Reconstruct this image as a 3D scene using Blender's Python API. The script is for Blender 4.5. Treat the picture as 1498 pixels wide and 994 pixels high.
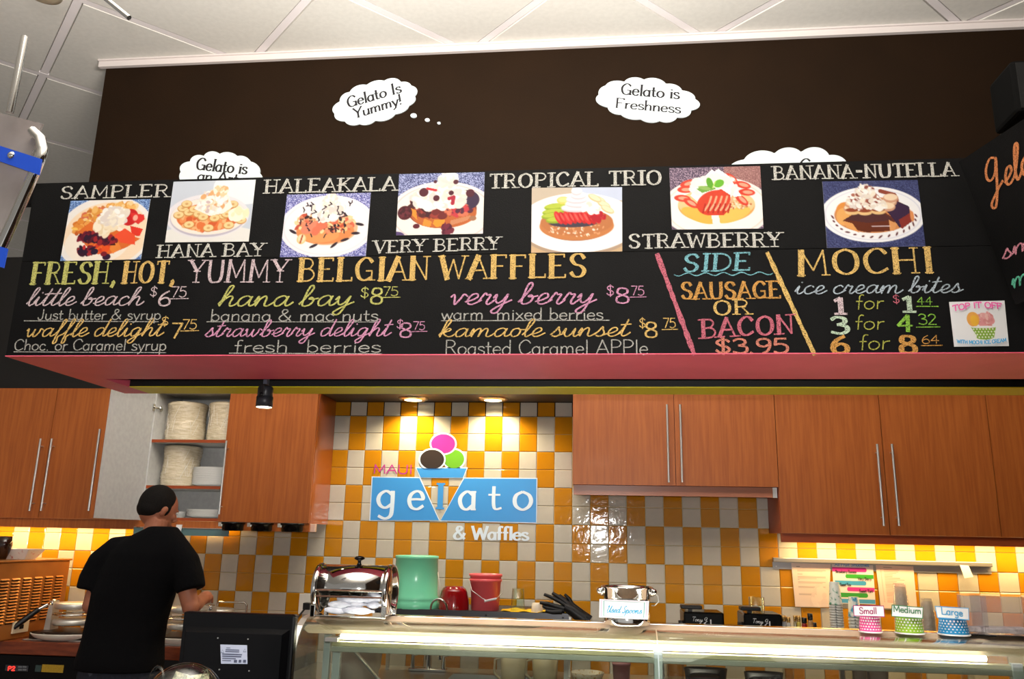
import bpy, bmesh, math, random
import numpy as np
from mathutils import Vector, Matrix
random.seed(7); np.random.seed(7)
for o in list(bpy.data.objects): bpy.data.objects.remove(o)
SC = bpy.context.scene
COL = SC.collection
# ------------------------------------------------------------------ camera
F, YAW, PITCH, ROLL, CZ = 1200.0, -0.10996, 0.23838, 0.02081, 1.55
_f = Vector((math.sin(YAW)*math.cos(PITCH), math.cos(YAW)*math.cos(PITCH), math.sin(PITCH)))
_r = Vector((math.cos(YAW), -math.sin(YAW), 0)); _u = _r.cross(_f)
R_ = math.cos(ROLL)*_r + math.sin(ROLL)*_u
U_ = -math.sin(ROLL)*_r + math.cos(ROLL)*_u
cam_data = bpy.data.cameras.new('camera'); cam = bpy.data.objects.new('camera', cam_data); COL.objects.link(cam)
cam_data.sensor_width = 36.0; cam_data.lens = 36.0*F/1498.0; cam_data.clip_start = .05; cam_data.clip_end = 60
m3 = Matrix((R_, U_, -_f)).transposed()
cam.matrix_world = Matrix.Translation((0, 0, CZ)) @ m3.to_4x4()
SC.camera = cam
SC.view_settings.view_transform = 'Standard'; SC.view_settings.look = 'None'
SC.cycles.transparent_max_bounces = 48
SC.view_settings.exposure = 0.0; SC.view_settings.gamma = 1.0; SC.view_settings.use_curve_mapping = False
# ------------------------------------------------------------------ world and lights
W = bpy.data.worlds.new('world'); SC.world = W; W.use_nodes = True
W.node_tree.nodes['Background'].inputs[0].default_value = (1.0, .93, .85, 1)
W.node_tree.nodes['Background'].inputs[1].default_value = 0.26
def light(name, kind, loc, power, color=(1, 1, 1), size=.1, size_y=None, target=None, spot=None, blend=.5):
    d = bpy.data.lights.new(name, kind); d.energy = power; d.color = color
    if kind == 'AREA':
        d.size = size
        if size_y: d.shape = 'RECTANGLE'; d.size_y = size_y
    elif kind == 'SPOT':
        d.shadow_soft_size = size; d.spot_size = spot; d.spot_blend = blend
    else: d.shadow_soft_size = size
    o = bpy.data.objects.new(name, d); COL.objects.link(o); o.location = loc
    if target is not None:
        o.rotation_euler = (Vector(target)-Vector(loc)).to_track_quat('-Z', 'Y').to_euler()
    return o
FLASH = Vector((-.02, -.02, CZ+.09))
light('camera_flash', 'SPOT', FLASH, 165, (1.0, .97, .93), .03, target=FLASH+_f+Vector((-.14, 0, 0)), spot=math.radians(84), blend=.55)
light('room_fill_light', 'AREA', (-.5, .8, 4.5), 40, (1.0, .92, .82), 3.0, 1.2, target=(-.5, 3.0, 0))  # added overhead fill for the general room level, no fixture modelled
light('ceiling_fill_light', 'AREA', (-.5, 1.7, 3.3), 520, (1.0, .93, .84), 1.8, 1.0, target=(-.5, 1.701, 4.95))  # added fill aimed upwards to brighten the ceiling, no real lamp
light('front_fill_light', 'AREA', (-1.8, -2.7, 1.2), 14, (.97, .98, 1.0), 9.0, 2.2, target=(-1.8, 4, 1.6))  # unseen low fill added behind the camera to lift fronts and undersides
# ------------------------------------------------------------------ pixel helper: a view ray through photo pixel, met with a plane
def ray(px, py): return (px-749.0)/F*R_ - (py-497.0)/F*U_ + _f
def at(px, py, Y):
    d = ray(px, py); t = Y/d.y
    return Vector((d.x*t, Y, d.z*t+CZ))
def atz(px, py, Z):
    d = ray(px, py); t = (Z-CZ)/d.z
    return Vector((d.x*t, d.y*t, Z))
# ------------------------------------------------------------------ materials
def srgb(r, g, b):
    f = lambda c: (c/255/12.92) if c/255 <= .04045 else ((c/255+.055)/1.055)**2.4
    return (f(r), f(g), f(b), 1)
MATS = {}
def mat(name, col, rough=.5, metal=0.0, spec=.5, emit=None, es=0, coat=0.0, trans=0.0, ior=1.45, alpha=1.0, noise=None, bump=None, sub=0):
    """noise=(scale, colour2, stretch) mixes a second colour; bump=(scale, strength)"""
    if name in MATS: return MATS[name]
    m = bpy.data.materials.new(name); m.use_nodes = True; nt = m.node_tree; b = nt.nodes['Principled BSDF']
    b.inputs['Base Color'].default_value = col; b.inputs['Roughness'].default_value = rough
    b.inputs['Metallic'].default_value = metal; b.inputs['Specular IOR Level'].default_value = spec
    b.inputs['Coat Weight'].default_value = coat; b.inputs['Transmission Weight'].default_value = trans
    b.inputs['IOR'].default_value = ior; b.inputs['Alpha'].default_value = alpha
    if emit: b.inputs['Emission Color'].default_value = emit; b.inputs['Emission Strength'].default_value = es
    if noise or bump:
        tc = nt.nodes.new('ShaderNodeTexCoord')
    if noise:
        mp = nt.nodes.new('ShaderNodeMapping'); mp.inputs['Scale'].default_value = noise[2]
        nz = nt.nodes.new('ShaderNodeTexNoise'); nz.inputs['Scale'].default_value = noise[0]; nz.inputs['Detail'].default_value = 5
        rp = nt.nodes.new('ShaderNodeValToRGB'); rp.color_ramp.elements[0].position = noise[3] if len(noise) > 3 else .35
        rp.color_ramp.elements[1].position = noise[4] if len(noise) > 4 else .65
        rp.color_ramp.elements[0].color = noise[1]; rp.color_ramp.elements[1].color = col
        nt.links.new(tc.outputs['Object'], mp.inputs[0]); nt.links.new(mp.outputs[0], nz.inputs['Vector'])
        nt.links.new(nz.outputs[0], rp.inputs[0]); nt.links.new(rp.outputs[0], b.inputs['Base Color'])
    if bump:
        nb = nt.nodes.new('ShaderNodeTexNoise'); nb.inputs['Scale'].default_value = bump[0]; nb.inputs['Detail'].default_value = 4
        bm_ = nt.nodes.new('ShaderNodeBump'); bm_.inputs['Strength'].default_value = bump[1]; bm_.inputs['Distance'].default_value = .01
        nt.links.new(tc.outputs['Object'], nb.inputs['Vector']); nt.links.new(nb.outputs[0], bm_.inputs['Height'])
        nt.links.new(bm_.outputs[0], b.inputs['Normal'])
    MATS[name] = m; return m
def chalk(name, rgb):
    rgb = [min(255, c*.88) for c in rgb]
    return mat('chalk_'+name, srgb(*rgb), .95, spec=.1, noise=(420, srgb(rgb[0]*.42, rgb[1]*.42, rgb[2]*.42), (1, 1, 1), .38, .52))
def clearglass(name, tint=(.93, .98, .96, 1), rough=0.0):
    """thin clear glass: fresnel mix of see-through and mirror"""
    if name in MATS: return MATS[name]
    m = bpy.data.materials.new(name); m.use_nodes = True; nt = m.node_tree; nt.nodes.clear()
    o = nt.nodes.new('ShaderNodeOutputMaterial'); mx = nt.nodes.new('ShaderNodeMixShader'); t = nt.nodes.new('ShaderNodeBsdfTransparent')
    g = nt.nodes.new('ShaderNodeBsdfGlossy'); fr = nt.nodes.new('ShaderNodeFresnel')
    ge = nt.nodes.new('ShaderNodeNewGeometry'); mr = nt.nodes.new('ShaderNodeMapRange')
    mr.inputs['To Min'].default_value = 1.5; mr.inputs['To Max'].default_value = 1/1.5
    nt.links.new(ge.outputs['Backfacing'], mr.inputs['Value']); nt.links.new(mr.outputs[0], fr.inputs['IOR'])
    g.inputs['Roughness'].default_value = rough; t.inputs[0].default_value = tint
    nt.links.new(fr.outputs[0], mx.inputs[0]); nt.links.new(t.outputs[0], mx.inputs[1]); nt.links.new(g.outputs[0], mx.inputs[2])
    nt.links.new(mx.outputs[0], o.inputs[0]); MATS[name] = m; return m
def vcol_mat(name, rough=.35):
    m = mat(name, (1, 1, 1, 1), rough, spec=.4); nt = m.node_tree
    a = nt.nodes.new('ShaderNodeVertexColor'); a.layer_name = 'Col'
    nt.links.new(a.outputs[0], nt.nodes['Principled BSDF'].inputs['Base Color']); return m
M_WOOD = mat('beech_wood', srgb(164, 90, 36), .42, coat=.05, noise=(6, srgb(147, 76, 27), (14, 14, .7)))
M_WOODE = mat('beech_edge', srgb(150, 66, 26), .45)
M_CTR = mat('counter_wood', srgb(126, 58, 28), .35, coat=.2, noise=(5, srgb(96, 38, 16), (2, 12, 12)))
M_WHT = mat('white_melamine', srgb(205, 206, 204), .5, noise=(40, srgb(196, 196, 196), (1, 1, 1)))
M_STEEL = mat('brushed_steel', srgb(214, 212, 208), .34, .85)
M_CHROME = mat('chrome', srgb(225, 225, 222), .09, 1.0)
M_BLACK = mat('black_plastic', srgb(14, 14, 16), .4)
M_BLKG = mat('black_gloss', srgb(5, 5, 7), .22, spec=.25)
M_YT = mat('yellow_tile', srgb(186, 126, 22), .07, coat=.0, spec=.3, noise=(9, srgb(180, 119, 18), (1, 1, 1)), bump=(16, .2))
M_WT = mat('white_tile', srgb(188, 183, 172), .07, coat=.0, spec=.3, noise=(9, srgb(181, 175, 164), (1, 1, 1)), bump=(16, .2))
M_GROUT = mat('grout', srgb(206, 184, 130), .8)
M_BOARD = mat('blackboard', srgb(5, 5, 6), .6, spec=.14, noise=(5, srgb(11, 11, 12), (1, 1, 1), .3, .75), bump=(260, .12))
M_WALLD = mat('dark_brown_paint', srgb(34, 20, 7), .75, spec=.15, bump=(120, .12), noise=(3, srgb(31, 18, 6), (1, 1, 1)))
M_CEIL = mat('ceiling_panel', srgb(232, 230, 224), .9, bump=(300, .1), noise=(30, srgb(226, 224, 218), (1, 1, 1)))
M_CEILG = mat('ceiling_bar', srgb(246, 240, 242), .8)
M_PINK = mat('pink_paint', srgb(228, 96, 122), .42, noise=(8, srgb(222, 90, 116), (1, 1, 1)))
M_OLIVE = mat('yellow_green_paint', srgb(226, 220, 30), .42)
M_VOID = mat('black_paint', srgb(12, 10, 9), .6)
M_PAPER = mat('white_paper', srgb(228, 228, 232), .7, noise=(30, srgb(218, 218, 224), (1, 1, 1)))
M_FOAM = mat('white_foam_board', srgb(226, 240, 246), .8)
M_INK = mat('black_ink', srgb(22, 18, 26), .6)
M_GLASS = clearglass('clear_glass')
# ------------------------------------------------------------------ objects
def tag(o, label=None, cat=None, group=None, kind=None):
    if label: o['label'] = label
    if cat: o['category'] = cat
    if group: o['group'] = group
    if kind: o['kind'] = kind
    return o
def thing(name, loc, label, cat, group=None, rz=0):
    o = bpy.data.objects.new(name, None); COL.objects.link(o); o.empty_display_size = .05
    o.location = loc; o.rotation_euler = (0, 0, rz); return tag(o, label, cat, group)
class MB:
    """collects geometry in world coordinates and builds one mesh object"""
    def __init__(s): s.v = []; s.f = []; s.mi = []; s.sm = []; s.cur = 0; s.smooth = False
    def add(s, vs, fs, smooth=None):
        n = len(s.v); s.v += [tuple(v) for v in vs]; s.f += [tuple(i+n for i in f) for f in fs]
        s.mi += [s.cur]*len(fs); s.sm += [s.smooth if smooth is None else smooth]*len(fs); return s
    def box(s, a, b, ch=0):
        x0, y0, z0 = [min(a[i], b[i]) for i in range(3)]; x1, y1, z1 = [max(a[i], b[i]) for i in range(3)]
        if ch <= 0:
            vs = [(x, y, z) for x in (x0, x1) for y in (y0, y1) for z in (z0, z1)]
            return s.add(vs, [(0, 1, 3, 2), (4, 6, 7, 5), (0, 4, 5, 1), (2, 3, 7, 6), (0, 2, 6, 4), (1, 5, 7, 3)], False)
        c = ch; vs = []; fs = []
        for ax in range(3):   # chamfered box as hull of 24 points
            pass
        bm = bmesh.new(); bmesh.ops.create_cube(bm, size=1)
        for v in bm.verts: v.co = Vector((x0 if v.co.x < 0 else x1, y0 if v.co.y < 0 else y1, z0 if v.co.z < 0 else z1))
        bmesh.ops.bevel(bm, geom=bm.edges[:], offset=c, segments=2, profile=.5, affect='EDGES', clamp_overlap=True)
        bm.verts.index_update(); vs = [v.co[:] for v in bm.verts]; fs = [[v.index for v in f.verts] for f in bm.faces]; bm.free()
        return s.add(vs, fs, False)
    def hexa(s, p):   # 8 points: bottom 0-3 ring, top 4-7 ring
        return s.add(p, [(3, 2, 1, 0), (4, 5, 6, 7), (0, 1, 5, 4), (1, 2, 6, 5), (2, 3, 7, 6), (3, 0, 4, 7)], False)
    def slab(s, quad, th, n):   # quad of 4 corner points, thickness along n
        n = Vector(n)*th; q = [Vector(p) for p in quad]
        return s.hexa([p for p in q]+[p+n for p in q])
    def tube(s, pts, r, seg=12, cap=True, r2=None):
        pts = [Vector(p) for p in pts]; n0 = len(s.v); N = len(pts); vs = []; fs = []
        prev = None
        for i, p in enumerate(pts):
            d = (pts[min(i+1, N-1)]-pts[max(i-1, 0)]).normalized()
            if prev is None: a = d.orthogonal().normalized()
            else: a = (prev-d*prev.dot(d)).normalized()
            prev = a; b = d.cross(a)
            rr = r if not isinstance(r, (list, tuple)) else r[i]
            for k in range(seg):
                t = 2*math.pi*k/seg; vs.append(p+(a*math.cos(t)+b*math.sin(t))*rr)
        for i in range(N-1):
            for k in range(seg): fs.append((i*seg+k, i*seg+(k+1) % seg, (i+1)*seg+(k+1) % seg, (i+1)*seg+k))
        s.add(vs, fs, True)
        if cap: s.add(vs[:seg], [tuple(range(seg))[::-1]], False); s.add(vs[-seg:], [tuple(range(seg))], False)
        return s
    def lathe(s, prof, c, seg=32, axis='Z', sx=1, sy=1, smooth=True, a0=0, a1=2*math.pi):
        """prof: (radius, height) pairs around c; one closed turn"""
        full = abs(a1-a0-2*math.pi) < 1e-6; K = seg if full else seg+1
        c = Vector(c); vs = []; fs = []
        for (r, h) in prof:
            for k in range(K):
                t = a0+(a1-a0)*k/seg; x, y = r*math.cos(t)*sx, r*math.sin(t)*sy
                if axis == 'Z': vs.append(c+Vector((x, y, h)))
                elif axis == 'X': vs.append(c+Vector((h, x, y)))
                else: vs.append(c+Vector((x, h, y)))
        for i in range(len(prof)-1):
            for k in range(seg if full else seg):
                k2 = (k+1) % K
                fs.append((i*K+k, i*K+k2, (i+1)*K+k2, (i+1)*K+k))
        return s.add(vs, fs, smooth)
    def disc(s, c, r, seg=24, axis='Z', sx=1, sy=1):
        c = Vector(c); vs = []
        for k in range(seg):
            t = 2*math.pi*k/seg; x, y = r*math.cos(t)*sx, r*math.sin(t)*sy
            vs.append(c+Vector({'Z': (x, y, 0), 'X': (0, x, y), 'Y': (x, 0, y)}[axis]))
        return s.add(vs, [tuple(range(seg))], False)
    def ball(s, c, rx, ry=None, rz=None, seg=16, rings=10, rot=None):
        ry = ry or rx; rz = rz or rx; c = Vector(c); vs = []; fs = []
        for i in range(rings+1):
            a = math.pi*i/rings
            for k in range(seg):
                t = 2*math.pi*k/seg
                p = Vector((rx*math.sin(a)*math.cos(t), ry*math.sin(a)*math.sin(t), rz*math.cos(a)))
                if rot: p = rot @ p
                vs.append(c+p)
        for i in range(rings):
            for k in range(seg): fs.append((i*seg+k, (i+1)*seg+k, (i+1)*seg+(k+1) % seg, i*seg+(k+1) % seg))
        return s.add(vs, fs, True)
    def loft(s, rings, cap=True, smooth=True, closed=True):
        K = len(rings[0]); vs = [p for r in rings for p in r]; fs = []
        for i in range(len(rings)-1):
            for k in range(K if closed else K-1): fs.append((i*K+k, i*K+(k+1) % K, (i+1)*K+(k+1) % K, (i+1)*K+k))
        s.add(vs, fs, smooth)
        if cap: s.add(rings[0], [tuple(range(K))[::-1]], False); s.add(rings[-1], [tuple(range(K))], False)
        return s
    def build(s, name, mats, parent=None, mods=None):
        me = bpy.data.meshes.new(name)
        off = parent.matrix_world.inverted() if parent is not None else None
        vs = s.v
        if parent is not None:
            P = Vector((0, 0, 0)); q = parent
            loc = Matrix.Identity(4); chain = []
            while q is not None: chain.append(q); q = q.parent
            M = Matrix.Identity(4)
            for q in reversed(chain): M = M @ Matrix.LocRotScale(q.location, q.rotation_euler, q.scale)
            Mi = M.inverted(); vs = [tuple(Mi @ Vector(v)) for v in s.v]
        else:
            # origin at the base centre of the mesh
            A = np.array(vs); c = Vector(((A[:, 0].min()+A[:, 0].max())/2, (A[:, 1].min()+A[:, 1].max())/2, A[:, 2].min()))
            vs = [tuple(Vector(v)-c) for v in vs]
        me.from_pydata(vs, [], s.f)
        if not isinstance(mats, (list, tuple)): mats = [mats]
        for m in mats: me.materials.append(m)
        me.polygons.foreach_set('material_index', s.mi); me.polygons.foreach_set('use_smooth', s.sm)
        me.update()
        o = bpy.data.objects.new(name, me); COL.objects.link(o)
        if parent is not None: o.parent = parent
        else: o.location = c
        return o
def solo(name, mb, mats, label, cat, group=None): return tag(mb.build(name, mats), label, cat, group)
def struct(name, mb, mats, parent=None):
    o = mb.build(name, mats, parent)
    if parent is None: o['kind'] = 'structure'
    return o
def copy_tree(o, parent=None):
    c = o.copy(); COL.objects.link(c); c.parent = parent
    for ch in list(o.children): copy_tree(ch, c)
    return c
# ------------------------------------------------------------------ stroke lettering (single skeleton per glyph, nib gives the weight)
CAP = {
'A': '.74|l .02,0 .36,1 .7,0;l .14,.36 .58,.36', 'B': '.68|l .1,0 .1,1;s .1,1 .42,.97 .54,.77 .42,.56 .1,.53;s .1,.53 .46,.51 .62,.27 .46,.03 .1,0',
'C': '.7|s .64,.78 .5,.97 .3,.97 .1,.74 .06,.45 .16,.12 .38,.01 .66,.18', 'D': '.74|l .1,0 .1,1;s .1,1 .42,.96 .66,.7 .66,.3 .42,.04 .1,0',
'E': '.66|l .1,0 .1,1;l .1,1 .56,1 .56,.88;l .1,.52 .44,.52;l .1,0 .6,0 .6,.13', 'F': '.62|l .1,0 .1,1;l .1,1 .56,1 .56,.88;l .1,.52 .44,.52',
'G': '.76|s .64,.8 .5,.97 .3,.97 .1,.74 .06,.45 .16,.12 .38,.01 .62,.14;l .64,.02 .64,.42 .42,.42', 'H': '.74|l .1,0 .1,1;l .62,0 .62,1;l .1,.52 .62,.52',
'I': '.32|l .16,0 .16,1', 'J': '.5|s .36,1 .36,.3 .28,.02 .1,.02 .02,.2', 'K': '.72|l .1,0 .1,1;l .62,1 .12,.46;l .24,.58 .66,0',
'L': '.62|l .1,0 .1,1;l .1,0 .58,0 .58,.14', 'M': '.88|l .08,0 .12,1 .43,.2 .74,1 .78,0', 'N': '.76|l .1,0 .1,1 .64,0 .64,1',
'O': '.78|s .38,1 .14,.84 .06,.5 .14,.16 .38,0 .62,.16 .7,.5 .62,.84 .38,1', 'P': '.64|l .1,0 .1,1;s .1,1 .44,.97 .58,.75 .44,.52 .1,.48',
'R': '.7|l .1,0 .1,1;s .1,1 .44,.97 .56,.75 .42,.54 .1,.5;l .34,.5 .64,0', 'S': '.62|s .54,.8 .42,.98 .2,.97 .08,.78 .2,.56 .42,.46 .54,.26 .42,.03 .18,.02 .05,.2',
'T': '.68|l .34,0 .34,1;l .04,.86 .04,1 .64,1 .64,.86', 'U': '.74|s .1,1 .1,.35 .2,.04 .38,0 .56,.06 .64,.35 .64,1', 'V': '.72|l .04,1 .36,0 .68,1',
'W': '.96|l .03,1 .26,0 .48,.85 .7,0 .92,1', 'X': '.7|l .05,1 .64,0;l .62,1 .05,0', 'Y': '.7|l .04,1 .35,.5 .66,1;l .35,.5 .35,0', 'Z': '.66|l .08,1 .58,1 .06,0 .6,0',
'0': '.64|s .3,1 .1,.8 .06,.5 .1,.2 .3,0 .5,.2 .54,.5 .5,.8 .3,1', '1': '.46|l .1,.82 .26,1 .26,0;l .08,0 .42,0', '2': '.6|s .08,.8 .24,.99 .46,.92 .5,.68 .3,.36 .06,0;l .06,0 .54,0',
'3': '.6|s .08,.86 .24,1 .46,.92 .48,.68 .26,.54;s .26,.54 .52,.44 .54,.16 .34,0 .06,.1', '4': '.64|l .4,0 .44,1 .06,.36 .58,.36', '5': '.6|l .5,1 .14,1 .1,.58;s .1,.58 .32,.64 .52,.46 .5,.14 .28,0 .06,.1',
'6': '.6|s .46,.98 .2,.74 .07,.36 .14,.06 .34,0 .52,.14 .5,.42 .32,.54 .1,.38', '7': '.56|l .04,1 .52,1 .2,0', '8': '.62|s .3,.54 .1,.68 .14,.94 .3,1 .48,.92 .5,.7 .3,.54 .08,.38 .08,.1 .3,0 .52,.1 .52,.38 .3,.54',
'9': '.6|s .5,.62 .3,.46 .1,.58 .1,.88 .3,1 .48,.9 .52,.6 .44,.2 .26,0', '$': '.6|s .52,.8 .4,.94 .18,.92 .08,.74 .2,.56 .42,.46 .52,.26 .4,.08 .18,.07 .05,.22;l .3,-.08 .3,1.08',
'&': '.78|s .68,.02 .4,.4 .22,.72 .28,.95 .44,.95 .48,.76 .16,.44 .07,.2 .2,.01 .42,.04 .6,.26 .66,.46', ',': '.28|s .12,.1 .16,.02 .08,-.18', '.': '.26|s .1,.0 .12,.06', '-': '.44|l .06,.48 .36,.48',
'!': '.26|l .12,1 .12,.3;l .12,.08 .12,0', '/': '.4|l .02,0 .34,1', ' ': '.34|'}
LOW = {
'a': '.54|s .42,.44 .26,.56 .1,.44 .05,.26 .12,.06 .26,0 .42,.14;l .43,.55 .43,0', 'b': '.56|l .09,1 .09,0;s .09,.4 .26,.56 .42,.46 .48,.26 .42,.08 .26,0 .09,.14',
'c': '.5|s .43,.44 .28,.56 .12,.46 .05,.26 .14,.05 .3,0 .44,.1', 'd': '.56|s .44,.42 .28,.56 .12,.46 .05,.26 .12,.06 .28,0 .44,.14;l .45,1 .45,0',
'e': '.5|s .06,.3 .25,.31 .43,.32 .38,.5 .25,.56 .1,.46 .05,.26 .12,.06 .28,0 .44,.1', 'f': '.36|s .34,.96 .25,1 .16,.88 .15,.5 .15,0;l .02,.55 .3,.55',
'g': '.54|s .42,.44 .26,.56 .1,.46 .05,.28 .12,.1 .26,.04 .42,.16;s .43,.55 .43,.1 .4,-.2 .25,-.3 .08,-.22', 'h': '.56|l .1,1 .1,0;s .1,.36 .24,.54 .38,.53 .44,.4 .44,0',
'i': '.24|l .12,.55 .12,0;l .12,.78 .12,.72', 'k': '.52|l .1,1 .1,0;l .42,.55 .12,.26;l .2,.34 .46,0', 'l': '.24|l .12,1 .12,0',
'm': '.84|l .1,.55 .1,0;s .1,.36 .22,.54 .34,.53 .4,.4 .4,0;s .4,.36 .52,.54 .64,.53 .71,.4 .71,0', 'n': '.56|l .1,.55 .1,0;s .1,.36 .24,.54 .38,.53 .44,.4 .44,0',
'o': '.54|s .26,.56 .1,.46 .05,.28 .1,.1 .26,0 .42,.1 .48,.28 .42,.46 .26,.56', 'p': '.56|l .09,.55 .09,-.34;s .09,.4 .26,.56 .42,.46 .48,.26 .42,.08 .26,0 .09,.14',
'r': '.4|l .1,.55 .1,0;s .1,.34 .2,.5 .36,.53', 's': '.44|s .38,.46 .28,.56 .12,.53 .08,.4 .22,.3 .38,.2 .36,.05 .2,0 .05,.08', 't': '.38|s .16,.85 .16,.2 .22,.02 .36,.06;l .03,.55 .32,.55',
'u': '.56|s .09,.55 .09,.16 .18,.01 .32,.03 .44,.2;l .45,.55 .45,0', 'v': '.5|l .04,.55 .25,0 .46,.55', 'w': '.7|l .04,.55 .2,0 .35,.5 .5,0 .66,.55', 'x': '.5|l .05,.55 .45,0;l .44,.55 .05,0',
'y': '.5|l .04,.55 .25,.02;l .46,.55 .2,-.2 .04,-.32', 'z': '.5|l .06,.55 .44,.55 .06,0 .45,0'}
CUR = {
'a': '.6|.44,.4 .3,.5 .12,.4 .06,.2 .14,.02 .28,.05 .4,.25 .46,.48 .43,.2 .48,.03 .58,.06 .68,.2', 'b': '.54|0,.1 .12,.35 .27,.8 .22,1 .13,.9 .1,.5 .1,.1 .2,0 .36,.08 .42,.28 .34,.42 .26,.35 .42,.34 .56,.38',
'c': '.46|.4,.4 .28,.5 .1,.38 .06,.18 .16,.01 .32,.02 .54,.2', 'd': '.6|.42,.4 .28,.5 .1,.38 .06,.18 .14,.01 .3,.06 .42,.3 .52,1 .46,.4 .48,.04 .58,.05 .68,.2',
'e': '.44|0,.12 .2,.2 .35,.34 .3,.49 .16,.46 .07,.25 .12,.04 .28,.01 .52,.2', 'f': '.4|0,.1 .15,.35 .3,.82 .28,1 .19,.9 .16,.4 .12,-.28 .18,-.4 .26,-.28 .24,0 .46,.18',
'g': '.56|.42,.4 .28,.5 .1,.38 .06,.18 .14,.02 .3,.08 .43,.46 .38,0 .28,-.34 .14,-.38 .08,-.26 .3,-.04 .62,.2', 'h': '.58|0,.1 .15,.45 .28,.9 .21,1 .13,.85 .08,.3 .06,0 .14,.3 .3,.48 .4,.4 .38,.12 .44,0 .56,.06 .66,.2',
'i': '.32|0,.15 .12,.48 .1,.15 .16,0 .28,.06 .4,.2;.18,.68 .2,.72', 'k': '.56|0,.1 .15,.45 .28,.9 .21,1 .13,.85 .08,.3 .06,0 .12,.25 .3,.48 .38,.38 .16,.22 .34,.02 .5,.04 .62,.2',
'l': '.3|0,.1 .14,.4 .28,.86 .22,1 .13,.85 .08,.3 .14,0 .26,.06 .38,.2', 'm': '.86|0,.2 .08,.46 .1,.3 .08,0 .14,.3 .28,.48 .36,.38 .34,0 .4,.3 .54,.48 .62,.38 .62,.08 .7,0 .8,.06 .92,.2',
'n': '.6|0,.2 .08,.46 .1,.3 .08,0 .14,.3 .28,.48 .36,.38 .36,.08 .44,0 .54,.06 .66,.2', 'o': '.5|.3,.48 .12,.42 .06,.2 .16,.01 .34,.08 .38,.32 .28,.48 .36,.4 .56,.4',
'p': '.56|0,.1 .1,.5 .08,0 .04,-.4 .08,0 .2,.44 .36,.44 .42,.22 .32,.02 .18,.06 .36,.02 .6,.2', 'r': '.44|0,.15 .12,.52 .2,.44 .32,.44 .26,.12 .34,0 .5,.2', 's': '.42|0,.1 .12,.3 .22,.54 .26,.38 .34,.16 .22,0 .06,.06 .2,0 .5,.18',
't': '.36|0,.12 .14,.5 .22,.95 .16,.5 .12,.12 .2,0 .32,.08 .42,.2;.0,.64 .36,.68', 'u': '.58|0,.2 .08,.46 .08,.14 .18,0 .32,.12 .42,.46 .42,.1 .48,0 .58,.08 .66,.2', 'v': '.52|0,.35 .08,.46 .14,.3 .2,0 .34,.3 .4,.48 .54,.38',
'w': '.74|0,.35 .06,.46 .1,.15 .2,0 .32,.2 .36,.44 .36,.12 .46,0 .6,.25 .62,.46 .76,.38', 'y': '.56|0,.3 .08,.46 .1,.2 .2,.06 .34,.2 .44,.48 .38,0 .28,-.36 .14,-.4 .08,-.28 .3,-.04 .62,.2',
'G': '.86|.52,.98 .3,1.02 .1,.8 .1,.52 .28,.4 .5,.56 .6,.95 .56,.5 .48,-.1 .36,-.42 .22,-.4 .2,-.26 .5,.0 .8,.2', 'U': '.8|.1,.8 .2,1 .24,.7 .16,.2 .3,0 .5,.2 .66,1 .6,.3 .68,.02 .84,.2',
'S': '.6|.5,.86 .4,1 .22,.9 .24,.62 .42,.4 .4,.1 .2,0 .06,.14 .3,.1 .62,.2', ' ': '.3|'}
def catmull(pts, n=5):
    out = []; P = [pts[0]]+list(pts)+[pts[-1]]
    for i in range(1, len(P)-2):
        p0, p1, p2, p3 = P[i-1], P[i], P[i+1], P[i+2]
        for k in range(n):
            t = k/n
            out.append(tuple(.5*((2*p1[j])+(-p0[j]+p2[j])*t+(2*p0[j]-5*p1[j]+4*p2[j]-p3[j])*t*t+(-p0[j]+3*p1[j]-3*p2[j]+p3[j])*t**3) for j in (0, 1)))
    out.append(tuple(pts[-1])); return out
def glyph(ch, cursive):
    if cursive and ch in CUR: s = CUR[ch]
    elif ch in LOW: s = LOW[ch]
    else: s = CAP.get(ch, CAP[' '])
    adv, body = s.split('|'); st = []
    for p in body.split(';'):
        p = p.strip()
        if not p: continue
        kind = 's'
        if p[0] in 'ls': kind = p[0]; p = p[2:]
        pts = [tuple(float(a) for a in q.split(',')) for q in p.split()]
        st.append((kind, pts))
    return float(adv), st
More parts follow.
